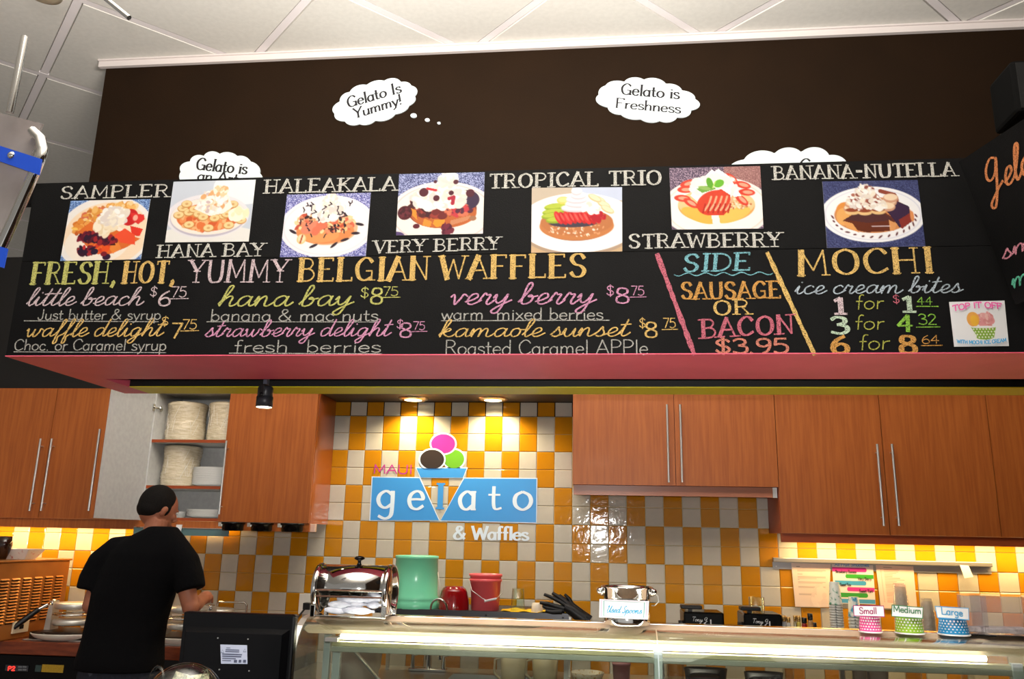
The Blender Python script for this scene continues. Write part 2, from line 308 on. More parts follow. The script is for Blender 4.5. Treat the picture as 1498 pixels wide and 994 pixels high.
def lettering(mb, txt, p0, p1, h, up, nrm, w=.08, contrast=0.0, serif=0.0, cursive=False, slant=0.0, off=.001, arc=0.0, jit=0.0, track=0.0, stem=0.0):
    """writes txt from p0 to p1 (baseline), cap height h; w = pen width in units of h; contrast = extra width of vertical strokes"""
    p0, p1, up, nrm = Vector(p0), Vector(p1), Vector(up).normalized(), Vector(nrm).normalized()
    tot = 0; G = []
    for ch in txt:
        a, st = glyph(ch, cursive); G.append((tot, st)); tot += a+track
    tot -= track
    ex = (p1-p0)/tot; ux = ex.normalized(); sx = ex.length/h   # x unit compared with y unit
    ribs = 0
    for x0, st in G:
        jy = random.uniform(-jit, jit)
        for kind, pts in st:
            path = catmull(pts) if kind == 's' else pts
            segs = [(path, w, contrast)]
            if stem and st[0][1] is pts:      # the first stroke of a letter is the heavy one
                if kind == 'l':
                    segs = [(path[:2], w*stem, .1)]+([(path[1:], w, 0)] if len(path) > 2 else [])
                else: segs = [(path, w, stem*.55)]
            if kind == 'l' and len(path) > 2:     # sharp corners: one ribbon for each straight piece
                segs = [sg for pth, w_, c_ in segs for sg in ([(pth[i_:i_+2], w_, c_) for i_ in range(len(pth)-1)])]
            if serif and kind == 'l':
                for e in (pts[0], pts[-1]):
                    o = pts[1] if e is pts[0] else pts[-2]
                    if abs(e[1]-o[1]) > .3: segs.append(([(e[0]-serif/sx, e[1]), (e[0]+serif/sx, e[1])], w*.75, 0))
            for path, ww, cc in segs:
                if serif and False: pass
                Q = []
                for (x, y) in path:
                    X = (x0+x)*sx + slant*y; 
                    Q.append((X, y+jy))
                if len(Q) == 2 and cc:   # split straight strokes a little so chalk looks uneven
                    Q = [(Q[0][0]+(Q[1][0]-Q[0][0])*k/4, Q[0][1]+(Q[1][1]-Q[0][1])*k/4) for k in range(5)]
                L = []; R = []
                for i, q in enumerate(Q):
                    a = Q[max(i-1, 0)]; b = Q[min(i+1, len(Q)-1)]
                    dx, dy = b[0]-a[0], b[1]-a[1]; l = math.hypot(dx, dy) or 1; dx /= l; dy /= l
                    # corner points: use miter of averaged direction
                    wd = ww*(1+cc*abs(dy)**1.5)*.5*(1+random.uniform(-jit, jit)*2)
                    ext = ww*.25 if (i in (0, len(Q)-1) and path[0] != path[-1]) else 0
                    ex_ = -ext if i == 0 else ext
                    L.append((q[0]-dy*wd+dx*ex_, q[1]+dx*wd+dy*ex_)); R.append((q[0]+dy*wd+dx*ex_, q[1]-dx*wd+dy*ex_))
                def W3(p):
                    s = p[0]/sx/tot
                    lift = arc*(4*s*(1-s))
                    return p0+ux*(p[0]*h)+up*(p[1]*h+lift)+nrm*(off+ribs*.00003)
                n = len(L); vs = [W3(p)+nrm*(i_*.000012) for i_, p in enumerate(L)]+[W3(p)+nrm*(i_*.000012) for i_, p in enumerate(R)]
                mb.add(vs, [(i, n+i, n+i+1, i+1) for i in range(n-1)], False); ribs += 1
    return mb
FRONT = Vector((0, -1, 0)); UP = Vector((0, 0, 1))
def write(parent, Y, txt, x0, y0, x1, y1, hpx, m, name='lettering', label=None, up=UP, **kw):
    """lettering on a plane facing the camera side, given by the photo's pixels of its baseline"""
    a, b = at(x0, y0, Y), at(x1, y1, Y)
    t = at(x0, y0-hpx, Y); h = (t.z-a.z)
    mb = MB(); lettering(mb, txt, a, b, h, up, FRONT, **kw)
    o = mb.build(name, m, parent)
    if label: o['label'] = label
    return o
D = 5.118; YC = 4.79; YB = 2.70; P_ = .11; TX0 = -.1741; TZ0 = -.0211+CZ
ZCTR = .935; ZCEIL = 4.955
# ================================================================== the room
mb = MB().box((-6, -3, -.1), (3.2, 12, 0)); struct('floor', mb, mat('floor_tile', srgb(120, 96, 74), .5, noise=(4, srgb(104, 84, 64), (1, 1, 1))))
# ceiling: slab, diagonal bars and loose panels
mb = MB().box((-14, -2.8, ZCEIL+.03), (4.2, 13, ZCEIL+.12)); ceil = struct('ceiling', mb, M_CEIL)
rt2 = math.sqrt(.5); PA, PB, OA, OB = 1.70, 1.64, -7.82, .99
def from_ab(a, b): return Vector(((a+b)/2, (b-a)/2, 0))     # a = X-Y, b = X+Y
mbg = MB(); npan = 0; panel_me = None
for i in range(-9, 10):
    for j in range(-7, 9):
        a0, a1, b0, b1 = OA+PA*i, OA+PA*(i+1), OB+PB*j, OB+PB*(j+1)
        c = from_ab((a0+a1)/2, (b0+b1)/2)
        if not (-13 < c.x < 3.6 and -2 < c.y < 12.5): continue
        if panel_me is None:
            g = .035*math.sqrt(2)
            q = [from_ab(a, b)-c for a, b in ((a0+g, b0+g), (a1-g, b0+g), (a1-g, b1-g), (a0+g, b1-g))]
            m = MB(); m.slab([p+Vector((0, 0, ZCEIL)) for p in q], .03, (0, 0, 1)); o = m.build('ceiling_panel', M_CEIL); panel_me = o.data
            o.parent = ceil; base = Vector((0, 0, ZCEIL)); o.location = c+base-ceil.location
            # slab built around its own origin already
        else:
            o = bpy.data.objects.new('ceiling_panel', panel_me); COL.objects.link(o); o.parent = ceil; o.location = c+base-ceil.location
for i in range(-9, 11):
    a = OA+PA*i; g = .026*math.sqrt(2)
    q = [from_ab(a-g, -8), from_ab(a+g, -8), from_ab(a+g, 14), from_ab(a-g, 14)]
    mbg.slab([p+Vector((0, 0, ZCEIL+.004)) for p in q], .02, (0, 0, 1))
for j in range(-7, 10):
    b = OB+PB*j; g = .026*math.sqrt(2)
    q = [from_ab(-16, b-g), from_ab(8, b-g), from_ab(8, b+g), from_ab(-16, b+g)]
    mbg.slab([p+Vector((0, 0, ZCEIL+.006)) for p in q], .02, (0, 0, 1))
mbg.build('grid_bar', M_CEILG, ceil)
# dark upper wall with a white cornice
mb = MB().box((-3.655, D, 2.3), (3.2, D+.12, ZCEIL)); wu = struct('wall_upper', mb, M_WALLD)
mb = MB().box((-3.70, D-.03, ZCEIL-.055), (3.2, D-.001, ZCEIL-.001)).box((-3.70, D-.045, ZCEIL-.012), (3.2, D-.03, ZCEIL-.001)); struct('trim_1', mb, mat('white_cornice', srgb(226, 218, 216), .6))
mb = MB().box((3.2, -3, 0), (3.32, D+.12, ZCEIL)); struct('wall_right', mb, M_WALLD)
mb = MB().box((-14, 12, 0), (4, 12.1, ZCEIL)); struct('wall_far', mb, mat('far_wall', srgb(70, 62, 54), .8))
# soffit above the wall cabinets, and the panel of the alcove ceiling
mb = MB().box((-6, YC+.02, 2.42), (3.2, D+.10, 3.31)); struct('wall_soffit', mb, M_VOID)
mb = MB().box((-1.70, YC+.02, 2.392), (-.155, D-.001, 2.419)); struct('trim_2', mb, mat('taupe_paint', srgb(70, 58, 48), .5))
# tiled wall -------------------------------------------------------
mb = MB().box((-6, D+.006, 0), (3.2, D+.10, 2.419)); wb = struct('wall_back', mb, M_GROUT)
def tile_bm(w, h, d=.007, b=.0035):
    m = MB(); x, z = w/2, h/2
    ring = lambda e, y: [(-x+e, y, -z+e), (x-e, y, -z+e), (x-e, y, z-e), (-x+e, y, z-e)]
    r0, r1, r2 = ring(0, 0), ring(0, -d+b*.7), ring(b, -d)
    m.add(r0+r1+r2, [(0, 1, 5, 4), (1, 2, 6, 5), (2, 3, 7, 6), (3, 0, 4, 7), (4, 5, 9, 8), (5, 6, 10, 9), (6, 7, 11, 10), (7, 4, 8, 11), (8, 9, 10, 11)], False)
    return m
GAP = .0022
cells = []
for k in range(-44, 32):
    for r in range(-8, 7):
        q = (r+1)//2
        yel = (k+q) % 2 == 0
        xc = TX0+(k+.5)*P_; zt = TZ0-r*P_; zb = zt-P_
        if zb < (ZCTR-.1 if k < -15 else ZCTR-.2): continue
        vis = (-15 <= k <= -1 or (0 <= k <= 10 and r >= -3) or (k >= 10 and r >= -1) or (k < -14 and r >= -1))
        if not vis: continue
        cells.append((xc, zt, yel, k, r))
cells = [c for c in cells if c[0] > -4.3 and c[0] < 2.75]
def key(c):
    k, r = c[3], c[4]
    hid = (r >= 4) or (r >= 3 and -14 < k < 6) or (k < -33)        # behind the things on the counter
    return (hid, -c[0])
cells.sort(key=key)
meshes = {}
for yel in (0, 1):
    o = tile_bm(P_-GAP, P_-GAP).build('tile', M_YT if yel else M_WT); meshes[yel] = o.data
    off = Vector(o.location); bpy.data.objects.remove(o)
topz = 2.392
zfix = wb.location
stuff = MB()
for n, (xc, zt, yel, k, r) in enumerate(cells):
    top = min(zt, topz); hgt = top-(zt-P_); zc = zt-P_+hgt/2
    if r == -8 or n >= 300:
        t = tile_bm(P_-GAP, hgt-GAP)
        if n >= 300:
            stuff.cur = 0 if yel else 1
            stuff.add([(xc+v[0], D+.006+v[1], zc+v[2]) for v in t.v], t.f, False)
        else:
            m = MB(); m.add([(xc+v[0], D+.006+v[1], zc+v[2]) for v in t.v], t.f, False); m.build('tile', M_YT if yel else M_WT, wb)
    else:
        o = bpy.data.objects.new('tile', meshes[yel]); COL.objects.link(o); o.parent = wb
        # mesh origin sits at base centre of the tile
        o.location = Vector((xc, D+.006, zc))+off-zfix
        o.rotation_euler = (random.uniform(-.003, .003), 0, random.uniform(-.004, .004))
so = stuff.build('tile', [M_YT, M_WT], wb); so['kind'] = 'stuff'
# ================================================================== logo stuck on the tiles
YL = D-.004
logo = thing('wall_logo', at(664, 766, YL), 'blue banner and cone logo sticker on the yellow and white tiles, reading maui gelato', 'sign')
c3 = lambda x, y: (470+x/3.824, 560+y/3.824)
def poly_px(Y, pts, th=.0006, conv=c3):
    m = MB(); P = [at(*conv(*p), Y) for p in pts]; n = len(P)
    m.add(P+[p+Vector((0, th, 0)) for p in P], [tuple(range(n))]+[(i, (i+1) % n, n+(i+1) % n, n+i) for i in range(n)], False); return m
M_LB = mat('logo_blue', srgb(58, 140, 214), .35); M_LW = mat('logo_white', srgb(206, 222, 240), .35)
poly_px(YL, [(282, 526), (554, 530), (664, 774), (268, 774)]).build('banner_edge', M_LW, logo)
poly_px(YL, [(796, 532), (1209, 534), (1206, 789), (664, 776)]).build('banner_edge', M_LW, logo)
poly_px(YL-.001, [(287, 531), (549, 535), (658, 771), (274, 770)]).build('banner', M_LB, logo)
poly_px(YL-.001, [(799, 537), (1204, 539), (1201, 783), (668, 771)]).build('banner', M_LB, logo)
poly_px(YL-.001, [(526, 474), (820, 475), (797, 536), (552, 534)]).build('cone_rim_edge', M_LW, logo)
poly_px(YL-.002, [(533, 479), (813, 480), (792, 532), (556, 531)]).build('cone_rim', M_LB, logo)
def scoop(cx, cy, rx, ry, col, z, name):
    for nm, e, mm, dz in (('scoop_edge', 9, M_LW, 0), (name, 0, mat('logo_'+name, col, .35), .0008)):
        pts = [(cx+(rx+e)*math.cos(t*math.pi/20), cy+(ry+e)*math.sin(t*math.pi/20)) for t in range(40)]
        pts = [(x, min(y, 480)) for x, y in pts]
        poly_px(YL-z-dz, pts).build(nm, mm, logo)
scoop(742, 428, 57, 52, srgb(96, 158, 34), .001, 'green_scoop')
scoop(682, 343, 67, 54, srgb(180, 44, 142), .003, 'pink_scoop')
scoop(620, 430, 67, 54, srgb(46, 36, 32), .005, 'brown_scoop')
def logo_text(txt, x0, y0, x1, y1, h, m, **kw):
    (a, b), (c, d) = c3(x0, y0), c3(x1, y1); write(logo, YL-.0012, txt, a, b, c, d, h/3.824, m, **kw)
SER = dict(w=.10, contrast=1.1, serif=.12)
logo_text('MAUI', 290, 508, 514, 511, 48, mat('logo_magenta', srgb(176, 44, 136), .4), w=.13)
for ch, xa, xb in (('g', 312, 415), ('e', 486, 576), ('a', 770, 868), ('t', 935, 1006), ('o', 1076, 1182)):
    logo_text(ch, xa-6, 707+(xa-312)*.006, xb+4, 708+(xa-312)*.006, 178 if ch != 't' else 150, M_LW, w=.07, contrast=.9, serif=.07)
logo_text('l', 622, 703, 706, 705, 136, M_LB, w=.11, contrast=1.1, serif=.16)
logo_text('& Waffles', 738, 876, 1160, 882, 72, M_LW, w=.12, contrast=1.1, serif=.1)
# ================================================================== thought-bubble signs on the dark wall
YW = D-.002
def cloud(cx, cy, hw, hh, tilt, nb, label, dots=(), seed=1):
    rnd = random.Random(seed)
    t = thing('thought_bubble_sign', at(cx, cy, D)-Vector((0, 0, .1)), label, 'sign')
    ca, sa = math.cos(tilt), math.sin(tilt); bumps = [(0, 0, hw*.84, hh*.80)]
    for k in range(nb):
        a = 2*math.pi*(k+rnd.uniform(-.12, .12))/nb
        bumps.append((hw*.76*math.cos(a), hh*.66*math.sin(a), hw*.25*rnd.uniform(.9, 1.2), hh*.34*rnd.uniform(.9, 1.15)))
    pts = []
    for k in range(220):
        a = 2*math.pi*k/220; dx, dy = math.cos(a)*hw, math.sin(a)*hh; best = 0
        for (bx, by, rx, ry) in bumps:
            A = (dx/rx)**2+(dy/ry)**2; B = -2*(dx*bx/rx**2+dy*by/ry**2); C = (bx/rx)**2+(by/ry)**2-1
            disc = B*B-4*A*C
            if disc > 0: best = max(best, (-B+math.sqrt(disc))/(2*A))
        x, y = dx*best, dy*best; pts.append((cx+x*ca-y*sa, cy+x*sa+y*ca))
    poly_px(D-.012, pts, .010, lambda x, y: (x, y)).build('bubble_panel', M_FOAM, t)
    for (x, y, r) in dots:
        poly_px(D-.012, [(x+r*math.cos(q*.4189), y+r*.7*math.sin(q*.4189)) for q in range(15)], .010, lambda x, y: (x, y)).build('bubble_dot', M_FOAM, t)
    return t
SW = dict(w=.085, contrast=1.1, serif=.10, off=.0006)
c1_ = cloud(549, 149, 62, 30, -.27, 13, 'white thought bubble with three trailing dots, reading Gelato Is Yummy', ((605, 169, 4.6), (625, 175.4, 3.5), (642, 180, 2.4)), 3)
up1 = Vector((-.22, 0, 1)); write(c1_, D-.012, 'Gelato Is', 509, 158, 588, 135, 16, M_INK, up=up1, **SW); write(c1_, D-.012, 'Yummy!', 518, 174, 589, 152, 15, M_INK, up=up1, **SW)
c2_ = cloud(947, 146.5, 73, 32, .10, 13, 'white thought bubble high on the dark wall, reading Gelato is Freshness', (), 8)
up2 = Vector((.1, 0, 1)); write(c2_, D-.012, 'Gelato is', 908, 138, 994, 145, 16, M_INK, up=up2, **SW); write(c2_, D-.012, 'Freshness', 900, 157.5, 996, 166, 14, M_INK, up=up2, **SW)
c3_ = cloud(323, 257, 59, 36, .10, 13, 'small white thought bubble above the hana bay photo, partly hidden, reading Gelato is an Art', (), 5)
write(c3_, D-.012, 'Gelato is', 286, 248, 361, 255, 17, M_INK, up=up2, **SW); write(c3_, D-.012, 'an Art', 288, 264, 348, 269, 15, M_INK, up=up2, **SW)
c4_ = cloud(1155, 262, 95, 47, -.05, 12, 'largest white thought bubble, mostly hidden behind the right half of the menu board, reading Cream', (), 6)
write(c4_, D-.012, 'Cream', 1171, 250, 1240, 246, 17, M_INK, **SW)
# ================================================================== bulkhead carrying the menu boards
ZB = at(700, 521, YB).z; XL = at(12, 521, YB).x; XR = 2.0
YS0 = atz(700, 555, ZB).y; YS1 = atz(700, 567, ZB).y; YK = atz(700, 577, ZB).y; XS = atz(160, 557, ZB).x
bk = thing('menu_bulkhead', ((XL+XR)/2, (YB+YK)/2, ZB), 'long black hanging bulkhead with a pink and yellow underside above the display counter', 'bulkhead')
ZT = at(700, 253, YB).z
MB().box((XL, YB, ZB), (XR, YS0, ZB+.03)).box((XL, YS0, ZB), (XS, YK, ZB+.03)).build('front_soffit', M_PINK, bk)
MB().box((XS, YS1+.001, ZB+.0035), (XR, YK, ZB+.03)).build('rear_beam', M_VOID, bk)
tag(MB().box((XS, YS1, ZB), (XR, YK, ZB+.003)).build('rear_soffit', M_OLIVE, bk), 'yellow green rear soffit strip')
MB().box((XL+.01, YB+.01, ZB+.03), (XR, YB+.05, ZT-.02)).box((XL, YB+.05, ZB+.03), (XL+.03, YK, ZT-.03)).box((XL, YB+.05, ZT-.06), (XR, YK, ZT-.03)).box((XL+.03, YK-.03, ZB+.03), (XR, YK, ZT-.06)).build('carcass', M_VOID, bk)
MB().box((XS, YS0, ZB+.20), (XR, YS1, ZB+.22)).build('recess_panel', M_VOID, bk)
# the two long chalk boards
ZM = at(700, 374, YB).z; YF = YB-.012
ub = thing('upper_menu_board', ((XL+XR)/2, YB, ZM), 'upper black chalkboard naming the seven waffles beside their photos', 'menu board')
MB().box((XL, YF, ZM+.002), (XR, YB-.001, ZT)).build('board_panel', M_BOARD, ub)
lb = thing('lower_menu_board', ((XL+XR)/2, YB, ZB), 'lower black chalkboard with waffle prices, sides and ice cream bites', 'menu board')
MB().box((XL, YF, ZB+.004), (XR, YB-.001, ZM)).build('board_panel', M_BOARD, lb)
tag(MB().box((XL, YF-.003, ZB), (XR, YB-.001, ZB+.0035)).build('edge_strip', M_PINK, lb), 'thin pink bottom edge')
CW = chalk('white', (222, 220, 212)); CWT = chalk('dim_white', (190, 188, 182)); CY = chalk('yellow', (236, 196, 118)); CG = chalk('lime', (206, 204, 118)); CP = chalk('pale_pink', (222, 200, 206))
CPK = chalk('pink', (226, 160, 196)); CR = chalk('rose', (214, 116, 134)); CB = chalk('blue', (134, 196, 208)); CLB = chalk('pale_blue', (190, 204, 216)); CYG = chalk('yellow_green', (190, 190, 90)); CGR = chalk('green', (150, 206, 80)); CO = chalk('orange', (222, 164, 88)); CPG = chalk('pale_green', (204, 226, 200))
KN = dict(w=.095, stem=2.0, serif=.26, jit=.02, track=.10)
A_ = lambda x, y: (x/2.996, 240+y/2.996)
B_ = lambda x, y: (450+x/2.996, 240+y/2.996)
D_ = lambda x, y: (950+x/2.734, 220+y/2.734)
def W_(b, txt, p0, p1, h, m, **kw):
    o = write(b, YF, txt, p0[0], p0[1], p1[0], p1[1], h, m, **kw); return o
W_(ub, 'SAMPLER', (88, 291), (247, 288), 17.5, CW, **KN)
W_(ub, 'HANA BAY', (230, 377), (386, 374.5), 18, CW, **KN)
W_(ub, 'HALEAKALA', (387, 283), (580, 278.5), 19, CW, **KN)
W_(ub, 'VERY BERRY', (547, 370.5), (731, 365), 17.5, CW, **KN)
W_(ub, 'TROPICAL TRIO', (716, 275.5), (968, 270), 20, CW, **KN)
W_(ub, 'STRAWBERRY', (920, 363.5), (1143, 361), 20, CW, **KN)
W_(ub, 'BANANA-NUTELLA', (1132, 263), (1398, 257.5), 19, CW, **KN)
HD = dict(w=.065, stem=3.2, serif=.15, jit=.012, track=.10)
W_(lb, 'FRESH,', (45, 416), (170, 415), 31, CG, label='lime chalk word', **HD)
W_(lb, 'HOT,', (179, 415), (256, 413.5), 31, CY, label='yellow chalk word', **HD)
W_(lb, 'YUMMY', (275, 413.5), (421, 413), 32, CP, label='pale pink chalk word', **dict(HD, stem=2.0))
W_(lb, 'BELGIAN', (436, 412), (628, 409.5), 33, CY, label='yellow chalk word', **HD)
W_(lb, 'WAFFLES', (644, 408.5), (858, 405.5), 33, CY, label='yellow chalk word', **HD)
CU = dict(w=.062, contrast=.5, cursive=True, slant=.32, jit=.01)
W_(lb, 'little beach', (38, 447.5), (206, 447), 26, CP, label='pale pink chalk script', **CU)
W_(lb, 'waffle delight', (36, 493), (236, 492), 25, CY, label='yellow chalk script', **CU)
W_(lb, 'hana bay', (318, 448.5), (513, 448), 30, CG, label='lime chalk script', **CU)
W_(lb, 'strawberry delight', (299, 493), (569, 492), 24, CPK, label='pink chalk script', **CU)
W_(lb, 'very berry', (656, 446), (868, 445), 31, CPK, label='pink chalk script', **CU)
W_(lb, 'kamaole sunset', (641, 493.5), (918, 492), 25, CY, label='yellow chalk script', **CU)
W_(lb, 'ice cream bites', (1162, 430.5), (1405, 428.5), 24, CLB, label='pale blue chalk script', **CU)
PR = dict(w=.085, contrast=.3, jit=.01)
W_(lb, 'Just butter & syrup', (55, 468), (236, 468), 15, CWT, **PR)
W_(lb, 'Choc. or Caramel syrup', (20, 513), (244, 513), 16, CWT, **PR)
W_(lb, 'banana & mac nuts', (307, 470), (554, 470), 17, CWT, **PR)
W_(lb, 'fresh  berries', (342, 515.5), (558, 516), 17.5, CWT, **PR)
W_(lb, 'warm  mixed berries', (645, 468), (883, 468), 17, CWT, **PR)
W_(lb, 'Roasted Caramel APPle', (650, 519.3), (949, 519.3), 21, CWT, **dict(PR, w=.065))
def price(dol, big, sup, x0, x1, y0, y1, m, sx0, sx1, sy0, sy1, d=None, thick=1.0):
    if d: W_(lb, '$', (d[0], d[2]), (d[1], d[2]), d[3], m, w=.1)
    W_(lb, big, (x0, y0), (x1, y0), y0-y1, m, w=.1*thick, contrast=.4)
    W_(lb, sup, (sx0, sy0), (sx1, sy0), sy0-sy1, m, w=.1)
    chalk_line(m, (sx0-2, sy0+2.5), (sx1+3, sy0+2), 1.2)
def chalk_line(m, p, q, wpx, name='chalk_line', wave=0, label=None):
    a, b = Vector((*p, 0)), Vector((*q, 0)); n = 40 if wave else 24; L = []; mbx = MB()
    dd = (b-a).normalized(); pr = Vector((-dd.y, dd.x, 0)); A = []; B = []
    for i in range(n+1):
        t = i/n; c = a.lerp(b, t)+pr*(wave*math.sin(t*math.pi*11)); ww = wpx*.5*(1+random.uniform(-.25, .25))
        A.append(at(c.x+pr.x*ww, c.y+pr.y*ww, YF-.001)); B.append(at(c.x-pr.x*ww, c.y-pr.y*ww, YF-.001))
    mbx.add(A+B, [(i, i+1, n+2+i, n+1+i) for i in range(n)], False)
    o = mbx.build(name, m, lb)
    if label: o['label'] = label
    return o
price(1, '6', '75', 230, 250, 447.6, 426, CP, 250, 273, 435, 420, (219, 230, 434, 14))
price(1, '7', '75', 249, 266, 495, 473.5, CY, 266, 288, 482, 468, (235, 247, 477, 13))
price(1, '8', '75', 541, 561, 445, 422, CG, 560, 583, 433, 420, (527, 540, 436, 15))
price(1, '8', '75', 584, 603, 494, 473, CPK, 604, 622, 483, 471, (580, 590, 481, 13))
price(1, '8', '75', 900, 922, 444, 422, CPK, 923, 943, 432.5, 419, (887, 899, 433, 15))
price(1, '8', '75', 943, 963, 494, 472, CY, 970, 989, 480, 466, (935, 945, 480, 14))
for a, b in (((35, 469.6), (232, 471)), ((20, 515), (243, 516.3)), ((302, 471), (554, 471.4)), ((335, 517), (559, 518)), ((645, 469.6), (892, 468.8))): chalk_line(CWT, a, b, 1.2)
chalk_line(CR, (961, 371), (1016, 520), 7, label='thick pink diagonal rule'); chalk_line(CY, (1122, 369), (1192, 520), 6, label='thick yellow diagonal rule')
W_(lb, 'SIDE', (999, 397.5), (1098, 395), 25, CB, label='blue chalk word', **dict(KN, slant=.12, serif=.2))
chalk_line(CB, (986, 402), (1131, 400), 1.6, wave=2.2, label='wavy blue underline')
W_(lb, 'SAUSAGE', (997, 438), (1143, 436), 24, CO, label='orange chalk word', **KN)
W_(lb, 'OR', (1044, 461), (1098, 460), 21, CY, label='yellow chalk word', **KN)
W_(lb, 'BACON', (1026, 495), (1162, 487.5), 27, CR, label='rose chalk word', **KN)
W_(lb, '$3.95', (1046, 517.5), (1155, 517), 21, chalk('salmon', (224, 140, 120)), label='salmon chalk price', w=.13, contrast=.6, serif=.05)
W_(lb, 'MOCHI', (1168, 403.5), (1368, 398.5), 36, CY, label='yellow chalk heading', **HD)
NB = dict(w=.14, contrast=1.3)
W_(lb, '1', (1217, 459.5), (1241, 459.5), 23, CP, **NB); W_(lb, 'for', (1251, 453), (1293, 452), 21, CYG, w=.075, slant=.15)
W_(lb, '3', (1214, 488.5), (1242, 488.5), 24, CPG, **NB); W_(lb, 'for', (1250, 482.5), (1294, 482), 21, CYG, w=.075, slant=.15)
W_(lb, '6', (1216, 517), (1243, 517), 25, CO, **NB); W_(lb, 'for', (1256, 512.5), (1302, 511), 22, CYG, w=.075, slant=.15)
W_(lb, '$', (1306, 444), (1317, 444), 12, CR, w=.1)
W_(lb, '1', (1317, 456.5), (1342, 456.5), 22, CPG, **NB); W_(lb, '44', (1341, 446), (1365, 446), 11, CGR, w=.1); chalk_line(CGR, (1340, 448.5), (1373, 448.5), 1.3)
W_(lb, '4', (1312, 485.5), (1338, 485.5), 24, CGR, **dict(NB, w=.1)); W_(lb, '32', (1343, 475), (1371, 475), 15, CGR, w=.1); chalk_line(CGR, (1340, 479), (1376, 478.5), 1.3)
W_(lb, '8', (1317, 517), (1342, 517), 25, CO, **NB); W_(lb, '64', (1348, 503), (1375, 503), 12, CO, w=.1); chalk_line(CO, (1347, 506), (1379, 505.5), 1.3)
# ================================================================== second menu board on the right, leaning outwards
sp = at(1403, 237, YB-.075); aa, ph = math.radians(14), math.radians(16)
tv = Vector((math.sin(aa), -math.cos(aa), 0)); nh = Vector((math.cos(aa), math.sin(aa), 0)); dv = Vector((0, 0, -math.cos(ph)))+nh*math.sin(ph); nv = tv.cross(dv).normalized()
if nv.dot(Vector((0, 0, CZ))-sp) < 0: nv = -nv
sb = thing('side_menu_board', sp+dv*.5+tv*.4, 'black chalkboard at the far right, tilted towards the room, with orange script Gelato', 'menu board')
m = MB(); m.slab([sp, sp+tv*1.0, sp+tv*1.0+dv*.5, sp+dv*.5], .015, -nv); m.build('board_panel', M_BOARD, sb)
def sidetext(txt, s0, s1, dd, h, m_, **kw):
    m = MB(); lettering(m, txt, sp+tv*s0+dv*dd, sp+tv*s1+dv*dd, h, -dv, nv, **kw); m.build('lettering', m_, sb)
sidetext('Gelato', .055, .34, .15, .10, chalk('orange_script', (236, 150, 96)), w=.06, contrast=.8, cursive=True, slant=.35)
sidetext('small', .02, .30, .355, .052, chalk('pink_script', (240, 160, 180)), w=.085, contrast=.6, cursive=True, slant=.3)
sidetext('medium', .015, .36, .45, .058, chalk('teal_script', (110, 214, 180)), w=.085, contrast=.6, cursive=True, slant=.3)
MB_ = MB().box((1.50, 2.35, 2.02), (1.62, 2.75, 2.19))
solo('side_panel_edge', MB_, mat('grey_panel', srgb(150, 152, 150), .5), 'pale grey panel edge just below the tilted right chalkboard', 'panel')
# dark loudspeaker up in the right corner
q = at(1497, 140, 3.9)
sk = thing('wall_loudspeaker', q-Vector((0, 0, .2)), 'dark loudspeaker in the upper right corner above the tilted chalkboard', 'speaker')
MB().box(q+Vector((-.09, -.1, -.14)), q+Vector((.2, .14, .14)), .02).build('cabinet', mat('speaker_black', srgb(5, 5, 5), .8, spec=.1), sk)
MB().box(q+Vector((-.07, -.106, -.12)), q+Vector((.18, -.1, .12))).build('grille', mat('speaker_grille', srgb(6, 6, 6), .9, bump=(900, .6)), sk)
MB().tube([q+Vector((.1, .13, 0)), q+Vector((.1, D-q.y-.001, 0))], .02).build('bracket', M_BLACK, sk)
